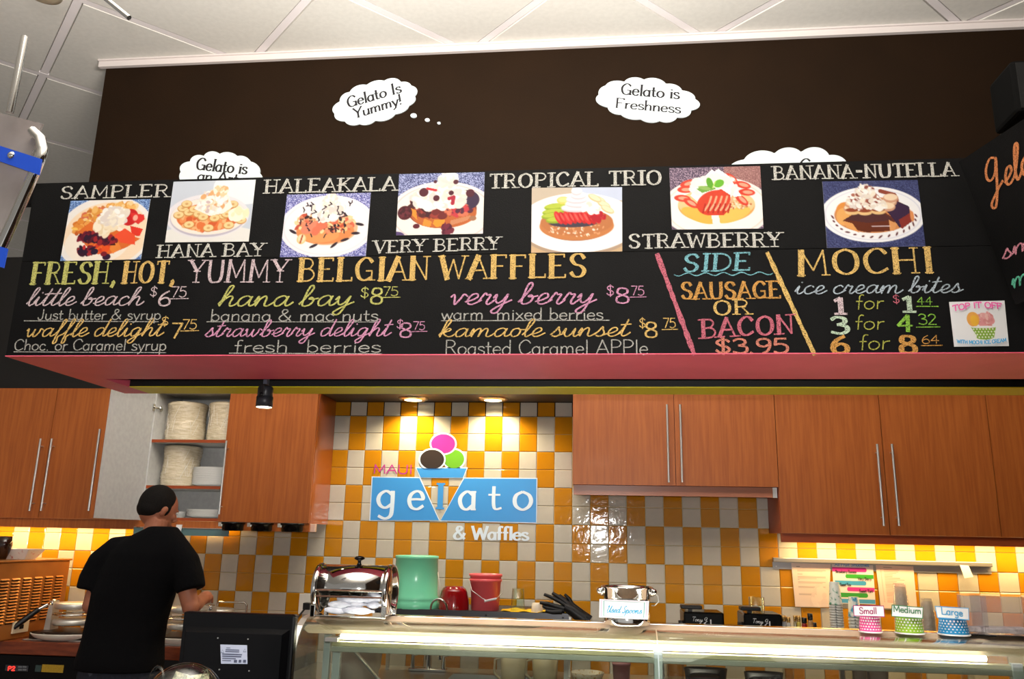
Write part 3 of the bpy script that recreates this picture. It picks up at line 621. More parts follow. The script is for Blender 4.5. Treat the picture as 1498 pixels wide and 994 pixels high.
# ================================================================== printed food photos, drawn into vertex colours of flat prints
NX, NY, PRINT_K = 140, 104, .70
class Paint:
    def __init__(s, base, speckle=0, sc=None):
        s.X, s.Y = np.meshgrid(np.linspace(0, 1, NX), np.linspace(0, 1, NY)); s.rng = np.random.RandomState(abs(hash(str(base))) % 1000 if False else int(sum(base)))
        s.im = np.ones((NY, NX, 3))*np.array(base)/255.
        if speckle:
            n = s.rng.rand(NY, NX)
            s.im += ((n > .72)*speckle*n)[..., None]*np.array(sc or (1, 1, 1)) - ((n < .25)*speckle*.5)[..., None]
    def ell(s, cx, cy, rx, ry, col, rot=0, a=1, clip=None):
        dx, dy = (s.X-cx)*1.35, s.Y-cy; rx *= 1.35
        c, n = math.cos(rot), math.sin(rot); u = (dx*c+dy*n)/rx; v = (-dx*n+dy*c)/ry
        d = np.sqrt(u*u+v*v); k = np.clip((1-d)*min(rx, ry)*NY*1.2+.5, 0, 1)*a
        if clip is not None: k = k*clip
        s.im = s.im*(1-k[..., None])+np.array(col)/255.*k[..., None]; return d < 1
    def blobs(s, cx, cy, rx, ry, n, size, pal, flat=1.0, within=None):
        for _ in range(n):
            a = s.rng.rand()*6.283; r = math.sqrt(s.rng.rand()); c = pal[s.rng.randint(len(pal))]
            s.ell(cx+rx*r*math.cos(a), cy+ry*r*math.sin(a), size*(.5+s.rng.rand()), size*flat*(.5+s.rng.rand()), c, s.rng.rand()*3.1)
    def line(s, pts, w, col):
        for (x0, y0), (x1, y1) in zip(pts[:-1], pts[1:]):
            n = max(2, int(math.hypot(x1-x0, y1-y0)/(w*.6)))
            for i in range(n+1): s.ell(x0+(x1-x0)*i/n, y0+(y1-y0)*i/n, w*.75, w, col)
    def poly(s, pts, col):
        m = np.ones_like(s.X, bool)
        ins = np.zeros_like(s.X, bool); n = len(pts); j = n-1
        for i in range(n):
            xi, yi = pts[i]; xj, yj = pts[j]
            c = ((yi > s.Y) != (yj > s.Y)) & (s.X < (xj-xi)*(s.Y-yi)/((yj-yi) or 1e-9)+xi); ins ^= c; j = i
        s.im[ins] = np.array(col)/255.
    def plate(s, cx, cy, rx, ry, c1, c2, c3=None):
        s.ell(cx, cy, rx, ry, c1); s.ell(cx, cy+.0, rx*.93, ry*.92, c2); s.ell(cx, cy, rx*.90, ry*.89, c3 or c1)
CREAM = [(252, 250, 244), (255, 255, 252), (240, 228, 214), (250, 240, 222), (232, 220, 214)]
BERRY = [(96, 18, 40), (130, 22, 44), (60, 14, 40), (44, 18, 46), (160, 36, 44)]
WAF = [(232, 146, 60), (214, 118, 40), (240, 166, 84), (196, 96, 34)]
def photo_print(name, corners, P, label, Y=YF, th=.002, parent=None, group='waffle photo prints on the menu board', curl=0):
    TL, TR, BR, BL = [at(*c, Y-.0015) for c in corners]
    img = np.clip(P.im, 0, 1); lin = np.where(img <= .04045, img/12.92, ((img+.055)/1.055)**2.4)
    vs = []
    for j in range(NY):
        for i in range(NX):
            u, v = i/(NX-1), j/(NY-1); p = TL.lerp(TR, u).lerp(BL.lerp(BR, u), v); vs.append(p)
    n = NX*NY; m = MB()
    m.add(vs, [(j*NX+i, (j+1)*NX+i, (j+1)*NX+i+1, j*NX+i+1) for j in range(NY-1) for i in range(NX-1)], True)
    b = [c+Vector((0, .0014, 0)) for c in (TL, TR, BR, BL)]
    m.add([TL, TR, BR, BL]+b, [(0, 1, 5, 4), (1, 2, 6, 5), (2, 3, 7, 6), (3, 0, 4, 7), (4, 5, 6, 7)], False)
    o = m.build(name, vcol_mat('photo_print'))
    ca = o.data.color_attributes.new('Col', 'FLOAT_COLOR', 'POINT')
    d = np.ones((n+8, 4)); d[:n, :3] = lin.reshape(-1, 3); d[n:, :3] = .8
    d[:, :3] *= PRINT_K; ca.data.foreach_set('color', d.ravel()); tag(o, label, 'photo', group); return o
# 1 sampler
p = Paint((96, 130, 190), .35); p.ell(.50, .56, .60, .62, (245, 240, 236)); p.ell(.52, .58, .53, .54, (252, 226, 196)); p.ell(.42, .72, .40, .34, (252, 240, 226))
p.blobs(.40, .30, .22, .16, 120, .035, [(232, 160, 70), (244, 190, 110), (206, 122, 50), (250, 214, 150), (220, 110, 80)]); p.blobs(.66, .12, .18, .08, 60, .03, [(232, 160, 70), (244, 190, 110), (246, 214, 160)])
p.blobs(.20, .46, .10, .12, 40, .035, WAF+[(250, 200, 100)])
p.poly([(.16, .52), (.30, .36), (.66, .52), (.95, .66), (.80, .80), (.58, .92), (.40, .88), (.26, .72)], (226, 112, 44)); p.poly([(.54, .72), (.66, .66), (.74, .82), (.64, .90)], (240, 140, 60)); p.poly([(.56, .70), (.64, .69), (.66, .76), (.58, .76)], (70, 24, 20)); p.blobs(.46, .80, .12, .08, 30, .03, [(236, 84, 30), (214, 60, 30), (240, 120, 50)])
p.blobs(.34, .62, .15, .09, 60, .035, BERRY); p.blobs(.30, .84, .10, .07, 40, .035, BERRY+[(190, 40, 40)]); p.blobs(.52, .68, .16, .05, 40, .03, BERRY); p.ell(.57, .95, .05, .05, (50, 20, 50)); p.ell(.41, .86, .045, .05, (40, 22, 52)); p.ell(.53, .90, .04, .04, (130, 24, 40))
p.ell(.78, .30, .10, .14, (206, 30, 34), .5); p.poly([(.78, .22), (.95, .26), (.97, .34), (.90, .42), (.82, .36)], (228, 52, 48)); p.poly([(.80, .44), (.97, .50), (.94, .62), (.84, .60)], (230, 56, 40)); p.poly([(.62, .60), (.74, .48), (.88, .60), (.90, .76), (.72, .72)], (242, 84, 50)); p.ell(.85, .31, .03, .05, (250, 180, 160))
p.blobs(.50, .42, .11, .15, 70, .05, [(250, 232, 200), (252, 240, 216), (240, 218, 180)]); p.blobs(.58, .27, .15, .13, 110, .045, CREAM+[(255, 250, 232)])
photo_print('waffle_photo', [(103.5, 294), (220, 291.5), (206, 379.5), (88, 382)], p, 'photo of berry waffle with one scoop of cream, under the word sampler')
# 2 hana bay
p = Paint((206, 214, 228)); p.ell(.9, .1, .4, .3, (240, 246, 250)); p.ell(.5, .98, .7, .25, (238, 236, 232)); p.ell(.47, .58, .50, .36, (236, 232, 238)); p.ell(.48, .60, .46, .32, (196, 190, 206)); p.ell(.48, .585, .455, .30, (248, 238, 228))
p.ell(.48, .60, .38, .23, (226, 116, 60)); p.blobs(.48, .62, .34, .18, 110, .04, [(232, 122, 66), (214, 96, 50), (240, 150, 90), (246, 186, 130)])
for x, y in ((.16, .45), (.24, .52), (.30, .47), (.36, .55), (.20, .38), (.12, .56), (.26, .72), (.50, .78), (.74, .74), (.66, .58), (.56, .62), (.88, .66), (.68, .48), (.80, .52), (.86, .56), (.60, .50), (.42, .60), (.76, .40), (.70, .56)):
    p.ell(x, y, .066, .062, (206, 150, 84)); p.ell(x, y-.008, .058, .052, (246, 216, 158)); p.ell(x, y-.005, .02, .018, (220, 170, 110))
p.blobs(.84, .56, .10, .07, 20, .05, [(255, 252, 230), (255, 240, 200)]); p.poly([(.3, .46), (.38, .26), (.52, .12), (.62, .10), (.70, .26), (.76, .44), (.66, .54), (.50, .58)], (250, 244, 236)); p.blobs(.52, .34, .17, .17, 230, .028, CREAM+[(232, 176, 120), (250, 224, 190), (214, 190, 190)]); p.blobs(.60, .17, .08, .07, 60, .025, [(246, 216, 170), (236, 186, 130), (255, 244, 226)])
photo_print('waffle_photo', [(254, 266), (374, 263), (363.7, 353.4), (241.4, 354.8)], p, 'photo of waffle ringed by banana slices, above the words hana bay')
# 3 haleakala
p = Paint((120, 122, 190), .42); p.plate(.52, .52, .56, .49, (250, 246, 250), (238, 232, 240), (255, 253, 252)); p.ell(.52, .56, .36, .26, (240, 190, 150)); p.ell(.50, .60, .34, .20, (232, 144, 84)); p.ell(.45, .66, .22, .12, (238, 160, 96))
p.blobs(.48, .46, .36, .17, 170, .03, [(226, 110, 80), (240, 150, 110), (206, 86, 60), (246, 200, 140), (250, 222, 170), (50, 26, 34), (80, 34, 34)], .7)
p.blobs(.36, .52, .10, .08, 12, .06, [(230, 120, 90), (236, 140, 110)]); p.ell(.23, .72, .055, .08, (250, 210, 150)); p.ell(.23, .71, .04, .065, (252, 230, 190)); p.line([(.24, .66), (.22, .78)], .012, (180, 90, 50))
p.blobs(.52, .28, .17, .16, 150, .038, CREAM); p.blobs(.54, .10, .06, .08, 50, .03, CREAM)
for a in range(26):
    x, y = .2+.6*p.rng.rand(), .1+.55*p.rng.rand(); p.line([(x, y), (x+.05*(p.rng.rand()-.3), y+.05*p.rng.rand()), (x+.07*(p.rng.rand()-.5), y+.03+.05*p.rng.rand())], .008, (50, 30, 46))
for x, y, r in ((.12, .60, .5), (.38, .83, -.4), (.62, .82, -.7), (.86, .64, 0), (.74, .74, -.3), (.90, .50, .2)): p.ell(x, y, .05, .022, (44, 26, 40), r)
photo_print('waffle_photo', [(420, 285), (542.5, 282), (535, 375), (409.4, 376.5)], p, 'photo of waffle drizzled with dark syrup, under the word haleakala')
# 4 very berry
p = Paint((104, 112, 160), .4); p.plate(.52, .66, .62, .52, (250, 240, 240), (226, 208, 206), (253, 246, 236)); p.ell(.0, 1.02, .1, .08, (90, 70, 120))
p.ell(.52, .60, .40, .30, (140, 60, 40)); p.ell(.54, .66, .38, .24, (196, 104, 50)); p.blobs(.50, .54, .38, .17, 160, .04, [(90, 36, 34), (120, 40, 40), (70, 26, 34), (160, 60, 50)]); p.ell(.80, .45, .15, .16, (60, 40, 70))
p.poly([(.14, .56), (.22, .60), (.24, .76), (.16, .66)], (240, 150, 50)); p.poly([(.32, .76), (.40, .78), (.40, .86), (.30, .86)], (238, 146, 50)); p.poly([(.32, .74), (.41, .80), (.38, .88), (.30, .84)], (236, 150, 56)); p.poly([(.44, .76), (.56, .76), (.56, .86), (.46, .88), (.42, .82)], (244, 156, 50)); p.poly([(.62, .78), (.86, .70), (.82, .78), (.62, .86)], (210, 140, 100)); p.blobs(.72, .62, .16, .08, 60, .028, [(170, 40, 60), (206, 60, 70), (90, 36, 60), (220, 120, 90)])
p.ell(.09, .64, .085, .115, (84, 24, 34)); p.blobs(.09, .64, .06, .08, 30, .018, [(110, 40, 50), (64, 16, 26)]); p.ell(.23, .86, .04, .04, (96, 24, 40)); p.blobs(.59, .92, .06, .07, 30, .03, [(84, 20, 44), (120, 40, 60)]); p.ell(.88, .75, .04, .04, (170, 120, 90))
p.blobs(.44, .40, .24, .17, 190, .05, CREAM); p.blobs(.66, .40, .13, .14, 80, .045, CREAM+[(222, 232, 246)]); p.blobs(.58, .12, .09, .12, 90, .04, CREAM+[(255, 255, 255)])
for x, y, r in ((.30, .31, .055), (.45, .41, .038), (.62, .33, .03), (.43, .14, .02), (.67, .15, .03), (.84, .34, .05)): p.ell(x, y, r, r*1.3, (84, 24, 40))
p.line([(.34, .25), (.44, .28)], .02, (206, 40, 50)); p.line([(.60, .42), (.65, .40), (.64, .50)], .03, (180, 36, 60))
photo_print('waffle_photo', [(584, 255), (709, 252), (706.5, 342), (579.4, 344.5)], p, 'photo of waffle with dark berries and cream, above the words very berry')
# 5 tropical trio
p = Paint((206, 190, 170)); p.ell(.85, .02, .4, .2, (206, 216, 240)); p.ell(.5, 1.05, .8, .2, (214, 180, 140)); p.ell(.52, .60, .66, .46, (186, 160, 136)); p.ell(.52, .55, .66, .46, (250, 250, 252)); p.ell(.52, .56, .58, .40, (255, 255, 255))
p.ell(.50, .58, .40, .25, (160, 110, 90)); p.ell(.50, .60, .41, .22, (206, 130, 74)); p.ell(.50, .54, .40, .21, (196, 122, 72)); p.blobs(.50, .66, .34, .10, 70, .012, [(250, 230, 206), (224, 160, 110)]); p.ell(.46, .56, .26, .06, (70, 60, 74))
for x, y in ((.26, .30), (.24, .38), (.23, .44), (.28, .50)): p.ell(x, y, .12, .055, (150, 176, 40), -.1); p.ell(x, y-.012, .11, .035, (190, 206, 70), -.1)
p.ell(.35, .20, .07, .06, (246, 214, 110)); p.ell(.35, .19, .055, .04, (252, 228, 150))
for x, y in ((.75, .20), (.80, .27), (.84, .35), (.70, .17)): p.ell(x, y, .08, .05, (236, 200, 150), .5); p.ell(x, y-.01, .07, .035, (252, 232, 196), .5)
for i in range(9): x = .30+i*.052; p.ell(x, .47+.012*math.sin(i*1.2), .035, .11, (200, 26, 30) if i % 2 else (228, 44, 46), -.5); p.ell(x-.01, .46, .012, .07, (244, 120, 104), -.5, .7)
p.blobs(.74, .45, .08, .07, 30, .03, [(190, 24, 40), (214, 40, 50)])
for i in range(5): p.ell(.50+.02*(i % 2), .33-i*.065, .17-.028*i, .06, (222, 214, 222)); p.ell(.50+.02*(i % 2), .31-i*.065, .17-.028*i, .048, (255, 255, 255))
p.blobs(.66, .33, .09, .07, 30, .035, CREAM[:3])
photo_print('waffle_photo', [(778, 275), (910, 274), (910.4, 368), (777, 370)], p, 'photo of waffle with kiwi, sliced strawberry and a cream swirl, under the words tropical trio')
# 6 strawberry
p = Paint((104, 86, 110), .35, (1, .9, .85)); p.ell(1.0, .05, .4, .3, (196, 130, 110), a=.6); p.plate(.50, .66, .60, .50, (252, 244, 240), (244, 226, 214), (255, 250, 246))
p.ell(.50, .63, .42, .28, (232, 168, 90)); p.ell(.50, .60, .42, .25, (244, 206, 150)); p.ell(.30, .78, .20, .10, (250, 190, 80), .4); p.ell(.68, .78, .20, .10, (252, 200, 96), -.35); p.poly([(.44, .78), (.52, .76), (.54, .98), (.46, .98)], (255, 250, 244)); p.blobs(.72, .60, .16, .08, 80, .014, [(250, 230, 200), (220, 160, 100), (206, 130, 80)])
for x, y, r in ((.20, .26, -.3), (.17, .36, 0), (.13, .50, .1), (.22, .58, .6), (.68, .20, .8), (.80, .30, .3), (.84, .42, .1), (.78, .54, .8)): p.ell(x, y, .09, .055, (226, 66, 44), r); p.ell(x+.01, y, .055, .028, (250, 170, 140), r)
p.poly([(.22, .46), (.34, .22), (.47, .04), (.50, .08), (.54, .03), (.66, .16), (.74, .38), (.78, .48), (.60, .50), (.30, .56)], (255, 255, 253)); p.blobs(.48, .32, .24, .18, 120, .035, [(255, 255, 255), (252, 248, 240), (246, 240, 236)])
p.poly([(.28, .66), (.36, .46), (.56, .36), (.66, .46), (.66, .66), (.58, .78), (.40, .78)], (214, 60, 34)); p.ell(.47, .58, .19, .19, (222, 66, 38), -.4)
for i in range(5): x = .40+i*.058; p.line([(x+.05, .48), (x+.02, .60), (x-.03, .70)], .013, (250, 180, 140))
for i in range(6): p.line([(x0 := .38+i*.055, .60), (x0-.03, .74)], .010, (180, 30, 20))
p.poly([(.29, .35), (.40, .30), (.50, .34), (.50, .36), (.35, .42)], (120, 176, 70)); p.ell(.44, .26, .035, .09, (96, 170, 40), -.25); p.ell(.54, .27, .06, .06, (110, 190, 46), -.5); p.ell(.38, .34, .07, .03, (150, 190, 100), .2); p.line([(.47, .34), (.50, .24)], .008, (200, 230, 120))
photo_print('waffle_photo', [(979, 246), (1112, 243), (1117, 334.6), (983, 336)], p, 'photo of waffle with fanned strawberry and a green leaf, above the word strawberry')
# 7 banana
p = Paint((58, 64, 110), .12); p.blobs(.5, .05, .6, .1, 60, .012, [(96, 106, 150), (40, 44, 80)], .4); p.blobs(.5, .95, .6, .08, 80, .012, [(110, 116, 160), (30, 36, 70)], .4)
p.plate(.50, .51, .54, .42, (252, 252, 255), (228, 230, 244), (252, 252, 255)); p.ell(.50, .52, .40, .27, (214, 140, 84))
p.blobs(.5, .82, .01, .01, 1, .001, CREAM)
for i in range(30):
    a = i*.209; p.ell(.51+.43*math.cos(a), .54+.31*math.sin(a), .015+.012*p.rng.rand(), .012, (96, 40, 44), a+1) if (math.sin(a) > -.1) else None
p.ell(.22, .46, .10, .14, (232, 150, 70)); p.ell(.20, .54, .08, .13, (240, 176, 100))
p.poly([(.18, .60), (.32, .48), (.58, .44), (.72, .58), (.70, .76), (.42, .78), (.26, .72)], (104, 46, 24)); p.poly([(.20, .58), (.32, .49), (.58, .45), (.70, .60), (.44, .64)], (84, 44, 44)); p.poly([(.66, .60), (.74, .66), (.70, .76), (.66, .76)], (230, 160, 100)); p.poly([(.18, .60), (.28, .64), (.34, .78), (.22, .70)], (236, 166, 96)); p.line([(.48, .69), (.66, .69)], .007, (230, 210, 220))
p.poly([(.64, .46), (.74, .30), (.88, .40), (.88, .60), (.76, .72), (.70, .58)], (58, 34, 66)); p.poly([(.76, .60), (.88, .50), (.92, .60), (.78, .74)], (140, 50, 40)); p.ell(.90, .55, .02, .08, (230, 150, 90)); p.line([(.76, .30), (.74, .22), (.60, .16)], .03, (150, 70, 50))
for x, y in ((.28, .42), (.30, .35), (.68, .33), (.66, .40), (.70, .27)): p.ell(x, y, .08, .07, (214, 160, 130)); p.ell(x, y-.015, .07, .05, (248, 222, 190))
for x, y in ((.29, .47), (.42, .48), (.56, .47)): p.ell(x, y, .075, .045, (240, 200, 140)); p.ell(x, y-.03, .07, .03, (150, 70, 40))
p.blobs(.42, .30, .17, .12, 150, .026, CREAM+[(150, 80, 66), (180, 110, 90)]); p.blobs(.44, .16, .10, .09, 90, .022, CREAM+[(150, 80, 66)]); p.blobs(.58, .38, .08, .06, 30, .026, CREAM)
photo_print('waffle_photo', [(1203, 265.7), (1342.4, 263.5), (1354, 360.5), (1210, 363)], p, 'photo of chocolate glazed waffle on blue cloth, under the last title of the upper board')
# small card on the lower board
p = Paint((250, 251, 255)); p.ell(.50, .55, .23, .035, (250, 250, 250)); p.poly([(.34, .57), (.80, .57), (.75, .80), (.60, .86), (.46, .82)], (140, 186, 60)); p.ell(.58, .80, .16, .05, (140, 186, 60))
for i in range(7):
    for j in range(4): x = .39+i*.058+(j % 2)*.029; p.ell(x, .62+j*.06, .014, .018, (250, 252, 240))
p.blobs(.62, .42, .14, .15, 90, .035, [(240, 176, 176), (236, 160, 164), (246, 196, 190), (226, 150, 150)]); p.ell(.40, .40, .115, .165, (250, 180, 90), -.2); p.ell(.42, .43, .07, .12, (255, 196, 70), -.2); p.ell(.58, .575, .25, .025, (252, 252, 252))
card = photo_print('promo_card', [(1388.5, 442), (1469.5, 440), (1476, 506.5), (1396, 507.5)], p, 'small white promotional card with a dotted ice cream cup, reading TOP IT OFF', group=None)
m = MB(); lettering(m, 'TOP IT OFF', at(1394, 456, YF-.004), at(1466, 453, YF-.004), .019, UP, FRONT, w=.2, arc=.008); m.build('lettering', mat('card_pink', srgb(224, 84, 160), .6), card)
m = MB(); lettering(m, 'WITH MOCHI ICE CREAM', at(1400, 502, YF-.004), at(1472, 500, YF-.004), .0115, UP, FRONT, w=.2, arc=-.006); m.build('lettering', mat('card_blue', srgb(60, 160, 214), .6), card)
ORD = ['lowest', 'second from the bottom', 'third from the bottom', 'fourth from the bottom', 'fifth from the bottom', 'sixth from the bottom', 'seventh from the bottom', 'eighth from the bottom', 'ninth from the bottom', 'tenth from the bottom', 'eleventh from the bottom', 'twelfth from the bottom', 'thirteenth from the bottom', 'fourteenth from the bottom', 'fifteenth from the bottom', 'topmost']
def nth(i, n): return 'topmost' if i == n-1 else ORD[i]
# ================================================================== wall cabinets
ZTOP = 2.418; DT = .02; YD = YC-DT            # door faces stand in front of the carcass
def handle(parent, px, y0, y1, px1=None):
    px1 = px if px1 is None else px1
    a, b = at(px, y0, YD-.035), at(px1, y1, YD-.035); x = (a.x+b.x)/2
    m = MB(); m.tube([(x, YD-.035, a.z), (x, YD-.035, b.z)], .0065, 12)
    for z in (a.z-.045, b.z+.045): m.tube([(x, YD-.035, z), (x, YD-.0002, z)], .0035, 8)
    m.build('handle', M_STEEL, parent)
def door_panel(parent, x0, x1, z0, z1=ZTOP-.004):
    return MB().box((x0+.0018, YD, z0), (x1-.0018, YC-.001, z1)).build('door', M_WOOD, parent)
xg = lambda px, py: at(px, py, YD).x
ZL = at(450, 766, YD).z; ZA = at(990, 711, YD).z; ZBb = ZL-.002
# left, two doors
X_1, X_2, X_3, X_4 = -4.25, xg(70, 665), -2.765, xg(459, 670)
cl = thing('wall_cabinet', ((X_1+X_3)/2, (YC+D)/2, ZL), 'closed beech wall cabinet at the far left with two long steel handles', 'cabinet', 'beech wall cabinets')
MB().box((X_1, YC, ZL), (X_3-.001, D-.004, ZTOP)).build('carcass', M_WOODE, cl)
d1 = door_panel(cl, X_1, X_2, ZL); handle(d1, 51.5, 642, 748, 51.5); d2 = door_panel(cl, X_2, X_3-.03, ZL); handle(d2, 68, 642, 748, 68)
MB().box((X_1, YC-.01, ZL-.055), (X_3, YC+.012, ZL-.001)).build('light_valance', M_WOOD, cl)
# open cabinet
XM = xg(328, 665)
co = thing('wall_cabinet', ((X_3+X_4)/2, (YC+D)/2, ZL), 'open beech wall cabinet with white inside, holding stacks of plates', 'cabinet', 'beech wall cabinets')
MB().box((X_3+.001, YC, ZL), (X_3+.019, D-.004, ZTOP)).build('side_panel', M_WHT, co)
MB().box((X_4-.018, YC, ZL-.002), (X_4, D-.004, ZTOP)).build('side_panel', mat('glossy_side', srgb(150, 76, 34), .2, coat=.4), co)
MB().box((X_3+.019, D-.012, ZL), (X_4-.018, D-.004, ZTOP)).build('back_panel', M_WHT, co)
MB().box((XM+.03, YC, ZL+.02), (XM+.045, D-.012, ZTOP-.02)).build('partition', M_WHT, co)
ZS1, ZS2 = at(265, 643.5, YC).z, at(265, 711, YC).z
for nm, z, t in (('top_panel', ZTOP-.02, .02), ('bottom_panel', ZL, .018), ('shelf', ZS1-.018, .018), ('shelf', ZS2-.018, .018)):
    s_ = MB().box((X_3+.0192, YC+.004, z), (XM+.0298 if nm == 'shelf' else X_4-.0182, D-.0122, z+t)).build(nm, M_WHT, co)
    MB().box((X_3+.0192, YC, z), (XM+.0298 if nm == 'shelf' else X_4-.0182, YC+.0038, z+t)).build('edge_strip', M_WOODE, s_)
MB().box((X_3, YC-.01, ZL-.05), (X_4, YC+.012, ZL-.001)).build('light_valance', M_WOOD, co)
dr = door_panel(co, XM, X_4, ZL); handle(dr, 326, 645, 753, 326)
# the leaf standing open towards the room
do = MB().box((X_3-.004, YC-.475, ZL), (X_3+.012, YC-.004, ZTOP-.035)).build('open_door', M_WHT, co)
MB().box((X_3-.010, YC-.476, ZL), (X_3-.0042, YC-.004, ZTOP-.035)).box((X_3-.010, YC-.482, ZL), (X_3+.012, YC-.4762, ZTOP-.035)).build('wood_face', M_WOOD, do)
hx = X_3-.045; a, b = at(135, 628, YC-.44).z, at(135, 748, YC-.44).z
m = MB(); m.tube([(hx, YC-.44, a), (hx, YC-.44, b)], .0065, 12)
for z in (a-.04, b+.04): m.tube([(hx, YC-.44, z), (X_3-.0102, YC-.44, z)], .0035, 8)
m.build('handle', M_STEEL, do)
for z in (at(213, 597, YC).z, at(200, 741, YC).z):
    MB().box((X_3+.0192, YC+.01, z-.006), (X_3+.026, YC+.075, z+.006), .002).box((X_3+.012, YC-.03, z-.022), (X_3+.020, YC-.006, z+.022), .002).box((X_3+.0125, YC-.02, z-.005), (X_3+.026, YC+.02, z+.005), .002).lathe([(0, -.02), (.009, -.018), (.009, .018), (0, .02)], (X_3+.025, YC+.045, z), 12).build('hinge', M_CHROME, co)
# right-hand cabinets
XA0, XA1, XB1 = at(838, 640, YC).x, at(1135.5, 660, YC).x, 3.19
ca = thing('wall_cabinet', ((XA0+XA1)/2, (YC+D)/2, ZA), 'short beech wall cabinet right of the logo, with two handles side by side', 'cabinet', 'beech wall cabinets')
MB().box((XA0, YC, ZA), (XA1-.002, D-.004, ZTOP)).build('carcass', M_WOODE, ca)
xm = xg(987, 640); d = door_panel(ca, XA0, xm, ZA); handle(d, 977, 592, 706); d = door_panel(ca, xm, XA1, ZA); handle(d, 996.5, 592, 706)
zv = at(990, 726, YC).z
MB().box((XA0+.004, YC+.02, zv), (XA1-.004, YC+.04, ZA-.001)).build('light_valance', mat('pinkish_wood', srgb(176, 112, 84), .3), ca)
MB().box((XA1-.028, YC+.014, zv-.002), (XA1-.005, YC+.0198, ZA-.001)).build('bracket', M_STEEL, ca)
cb = thing('wall_cabinet', ((XA1+XB1)/2, (YC+D)/2, ZBb), 'tall beech wall cabinet at the far right above the posted recipes', 'cabinet', 'beech wall cabinets')
MB().box((XA1, YC, ZBb), (XB1, D-.004, ZTOP)).build('carcass', M_WOODE, cb)
xb1, xb2 = xg(1293.5, 680), xg(1453, 680)
d = door_panel(cb, XA1, xb1, ZBb); handle(d, 1288, 650, 770); d = door_panel(cb, xb1, xb2, ZBb); handle(d, 1310, 650, 770); door_panel(cb, xb2, XB1, ZBb)
MB().box((XA1, YC-.005, ZBb-.05), (XB1, YC+.014, ZBb-.001)).build('light_valance', M_WOODE, cb)
# lamps under the cabinets
WARM = (1.0, .66, .26)
def strip_lamp(x0, x1, z, label, power):
    t = thing('strip_lamp', ((x0+x1)/2, D-.12, z-.03), label, 'lamp', 'strip lamps under the wall cabinets')
    MB().box((x0, D-.15, z-.018), (x1, D-.08, z-.0005)).build('lamp_housing', M_STEEL, t)
    MB().box((x0+.02, D-.14, z-.024), (x1-.02, D-.09, z-.0182)).build('lamp_tube', mat('warm_tube', srgb(255, 214, 140), .5, emit=(1, .7, .32, 1), es=6), t)
    o = light('strip_light', 'AREA', ((x0+x1)/2, D-.115, z-.028), power, WARM, abs(x1-x0)*.95, .05, target=((x0+x1)/2, D-.05, z-1))
    return t
strip_lamp(-4.2, -2.80, ZL, 'warm strip lamp under the far left cabinet, lighting the tiles', 9)
strip_lamp(XM-.32, X_4-.62, ZL, 'warm strip lamp under the open cabinet', 1.5)
strip_lamp(XA1+.06, 3.1, ZBb, 'warm strip lamp under the far right cabinet', 16)
# smoky glass hood lip and black fittings under the open cabinet
h0, h1 = at(250, 771, YC-.03), at(336, 783, YC-.03)
hd = thing('hood_lip', (h0+h1)/2, 'pull-out cooker hood lip with smoky glass under the open cabinet', 'hood')
MB().box((h0.x-.22, YC-.05, ZL-.085), (h1.x, YC-.04, ZL-.045)).build('glass_lip', mat('smoky_glass', srgb(84, 116, 118), .12, spec=.8), hd)
MB().box((h0.x-.22, YC-.055, ZL-.045), (h1.x+.01, YC+.25, ZL-.0515+.012), .003).build('steel_rim', M_CHROME, hd)
tag(MB().slab([at(258, 768, YC-.057), at(267, 768, YC-.057), at(263, 786, YC-.057), at(256, 786, YC-.057)], .0006, (0, 1, 0)).build('tag', M_PAPER, hd), 'small white label')
for i, (xa, xb) in enumerate(((340, 370), (381, 411), (424, 455))):
    c = at((xa+xb)/2, 766, YC+.06); r = (at(xb, 770, YC+.06).x-at(xa, 770, YC+.06).x)/2*.95
    t = thing('puck_fitting', (c.x, c.y, ZL-.05), 'black round fitting under the open cabinet, '+('nearest the hood lip', 'middle of three', 'nearest the logo')[i], 'fitting', 'black round fittings under the cabinet')
    MB().lathe([(0, .049), (r*1.12, .049), (r*1.12, .038), (r, .036), (r, .008), (r*.93, 0), (0, 0)], (c.x, YC-.07, ZL-.052), 28).build('housing', M_BLKG, t)
    MB().box((c.x-r-.012, YC-.11, ZL-.028), (c.x-r*.8, YC-.09, ZL-.006), .002).build('clip', M_STEEL, t)
bx = at(481, 772, YC+.02)
solo('corner_bracket', MB().box((X_4-.05, YC+.0125, ZL-.05), (X_4+.03, YC+.04, ZL-.003), .003), mat('pale_plastic', srgb(205, 172, 156), .4), 'pale pinkish plastic bracket at the corner below the open cabinet', 'bracket')
# recessed lamps in the alcove ceiling
for i, px in enumerate((603, 720)):
    c = atz(px, 582, 2.392); c.y = 4.985
    t = thing('recessed_downlight', (c.x, c.y, 2.38), 'round recessed downlight above the logo, '+('left' if i == 0 else 'right')+' one of the pair', 'lamp', 'recessed downlights')
    m = MB().lathe([(.055, 0), (.082, 0), (.092, .006), (.094, .0118)], (c.x, c.y, 2.380), 32); m.build('trim_ring', mat('warm_chrome', srgb(214, 196, 160), .25, 1.0), t)
    MB().lathe([(.055, .0), (.052, .011)], (c.x, c.y, 2.380), 32).disc((c.x, c.y, 2.3905), .053, 28).build('lamp_glass', mat('lamp_glow', srgb(255, 240, 200), .5, emit=(1, .84, .5, 1), es=4), t)
    light('downlight', 'SPOT', (c.x, c.y, 2.372), 26, (1.0, .80, .46), .03, target=(c.x, c.y+.05, 1.0), spot=math.radians(140), blend=.6)
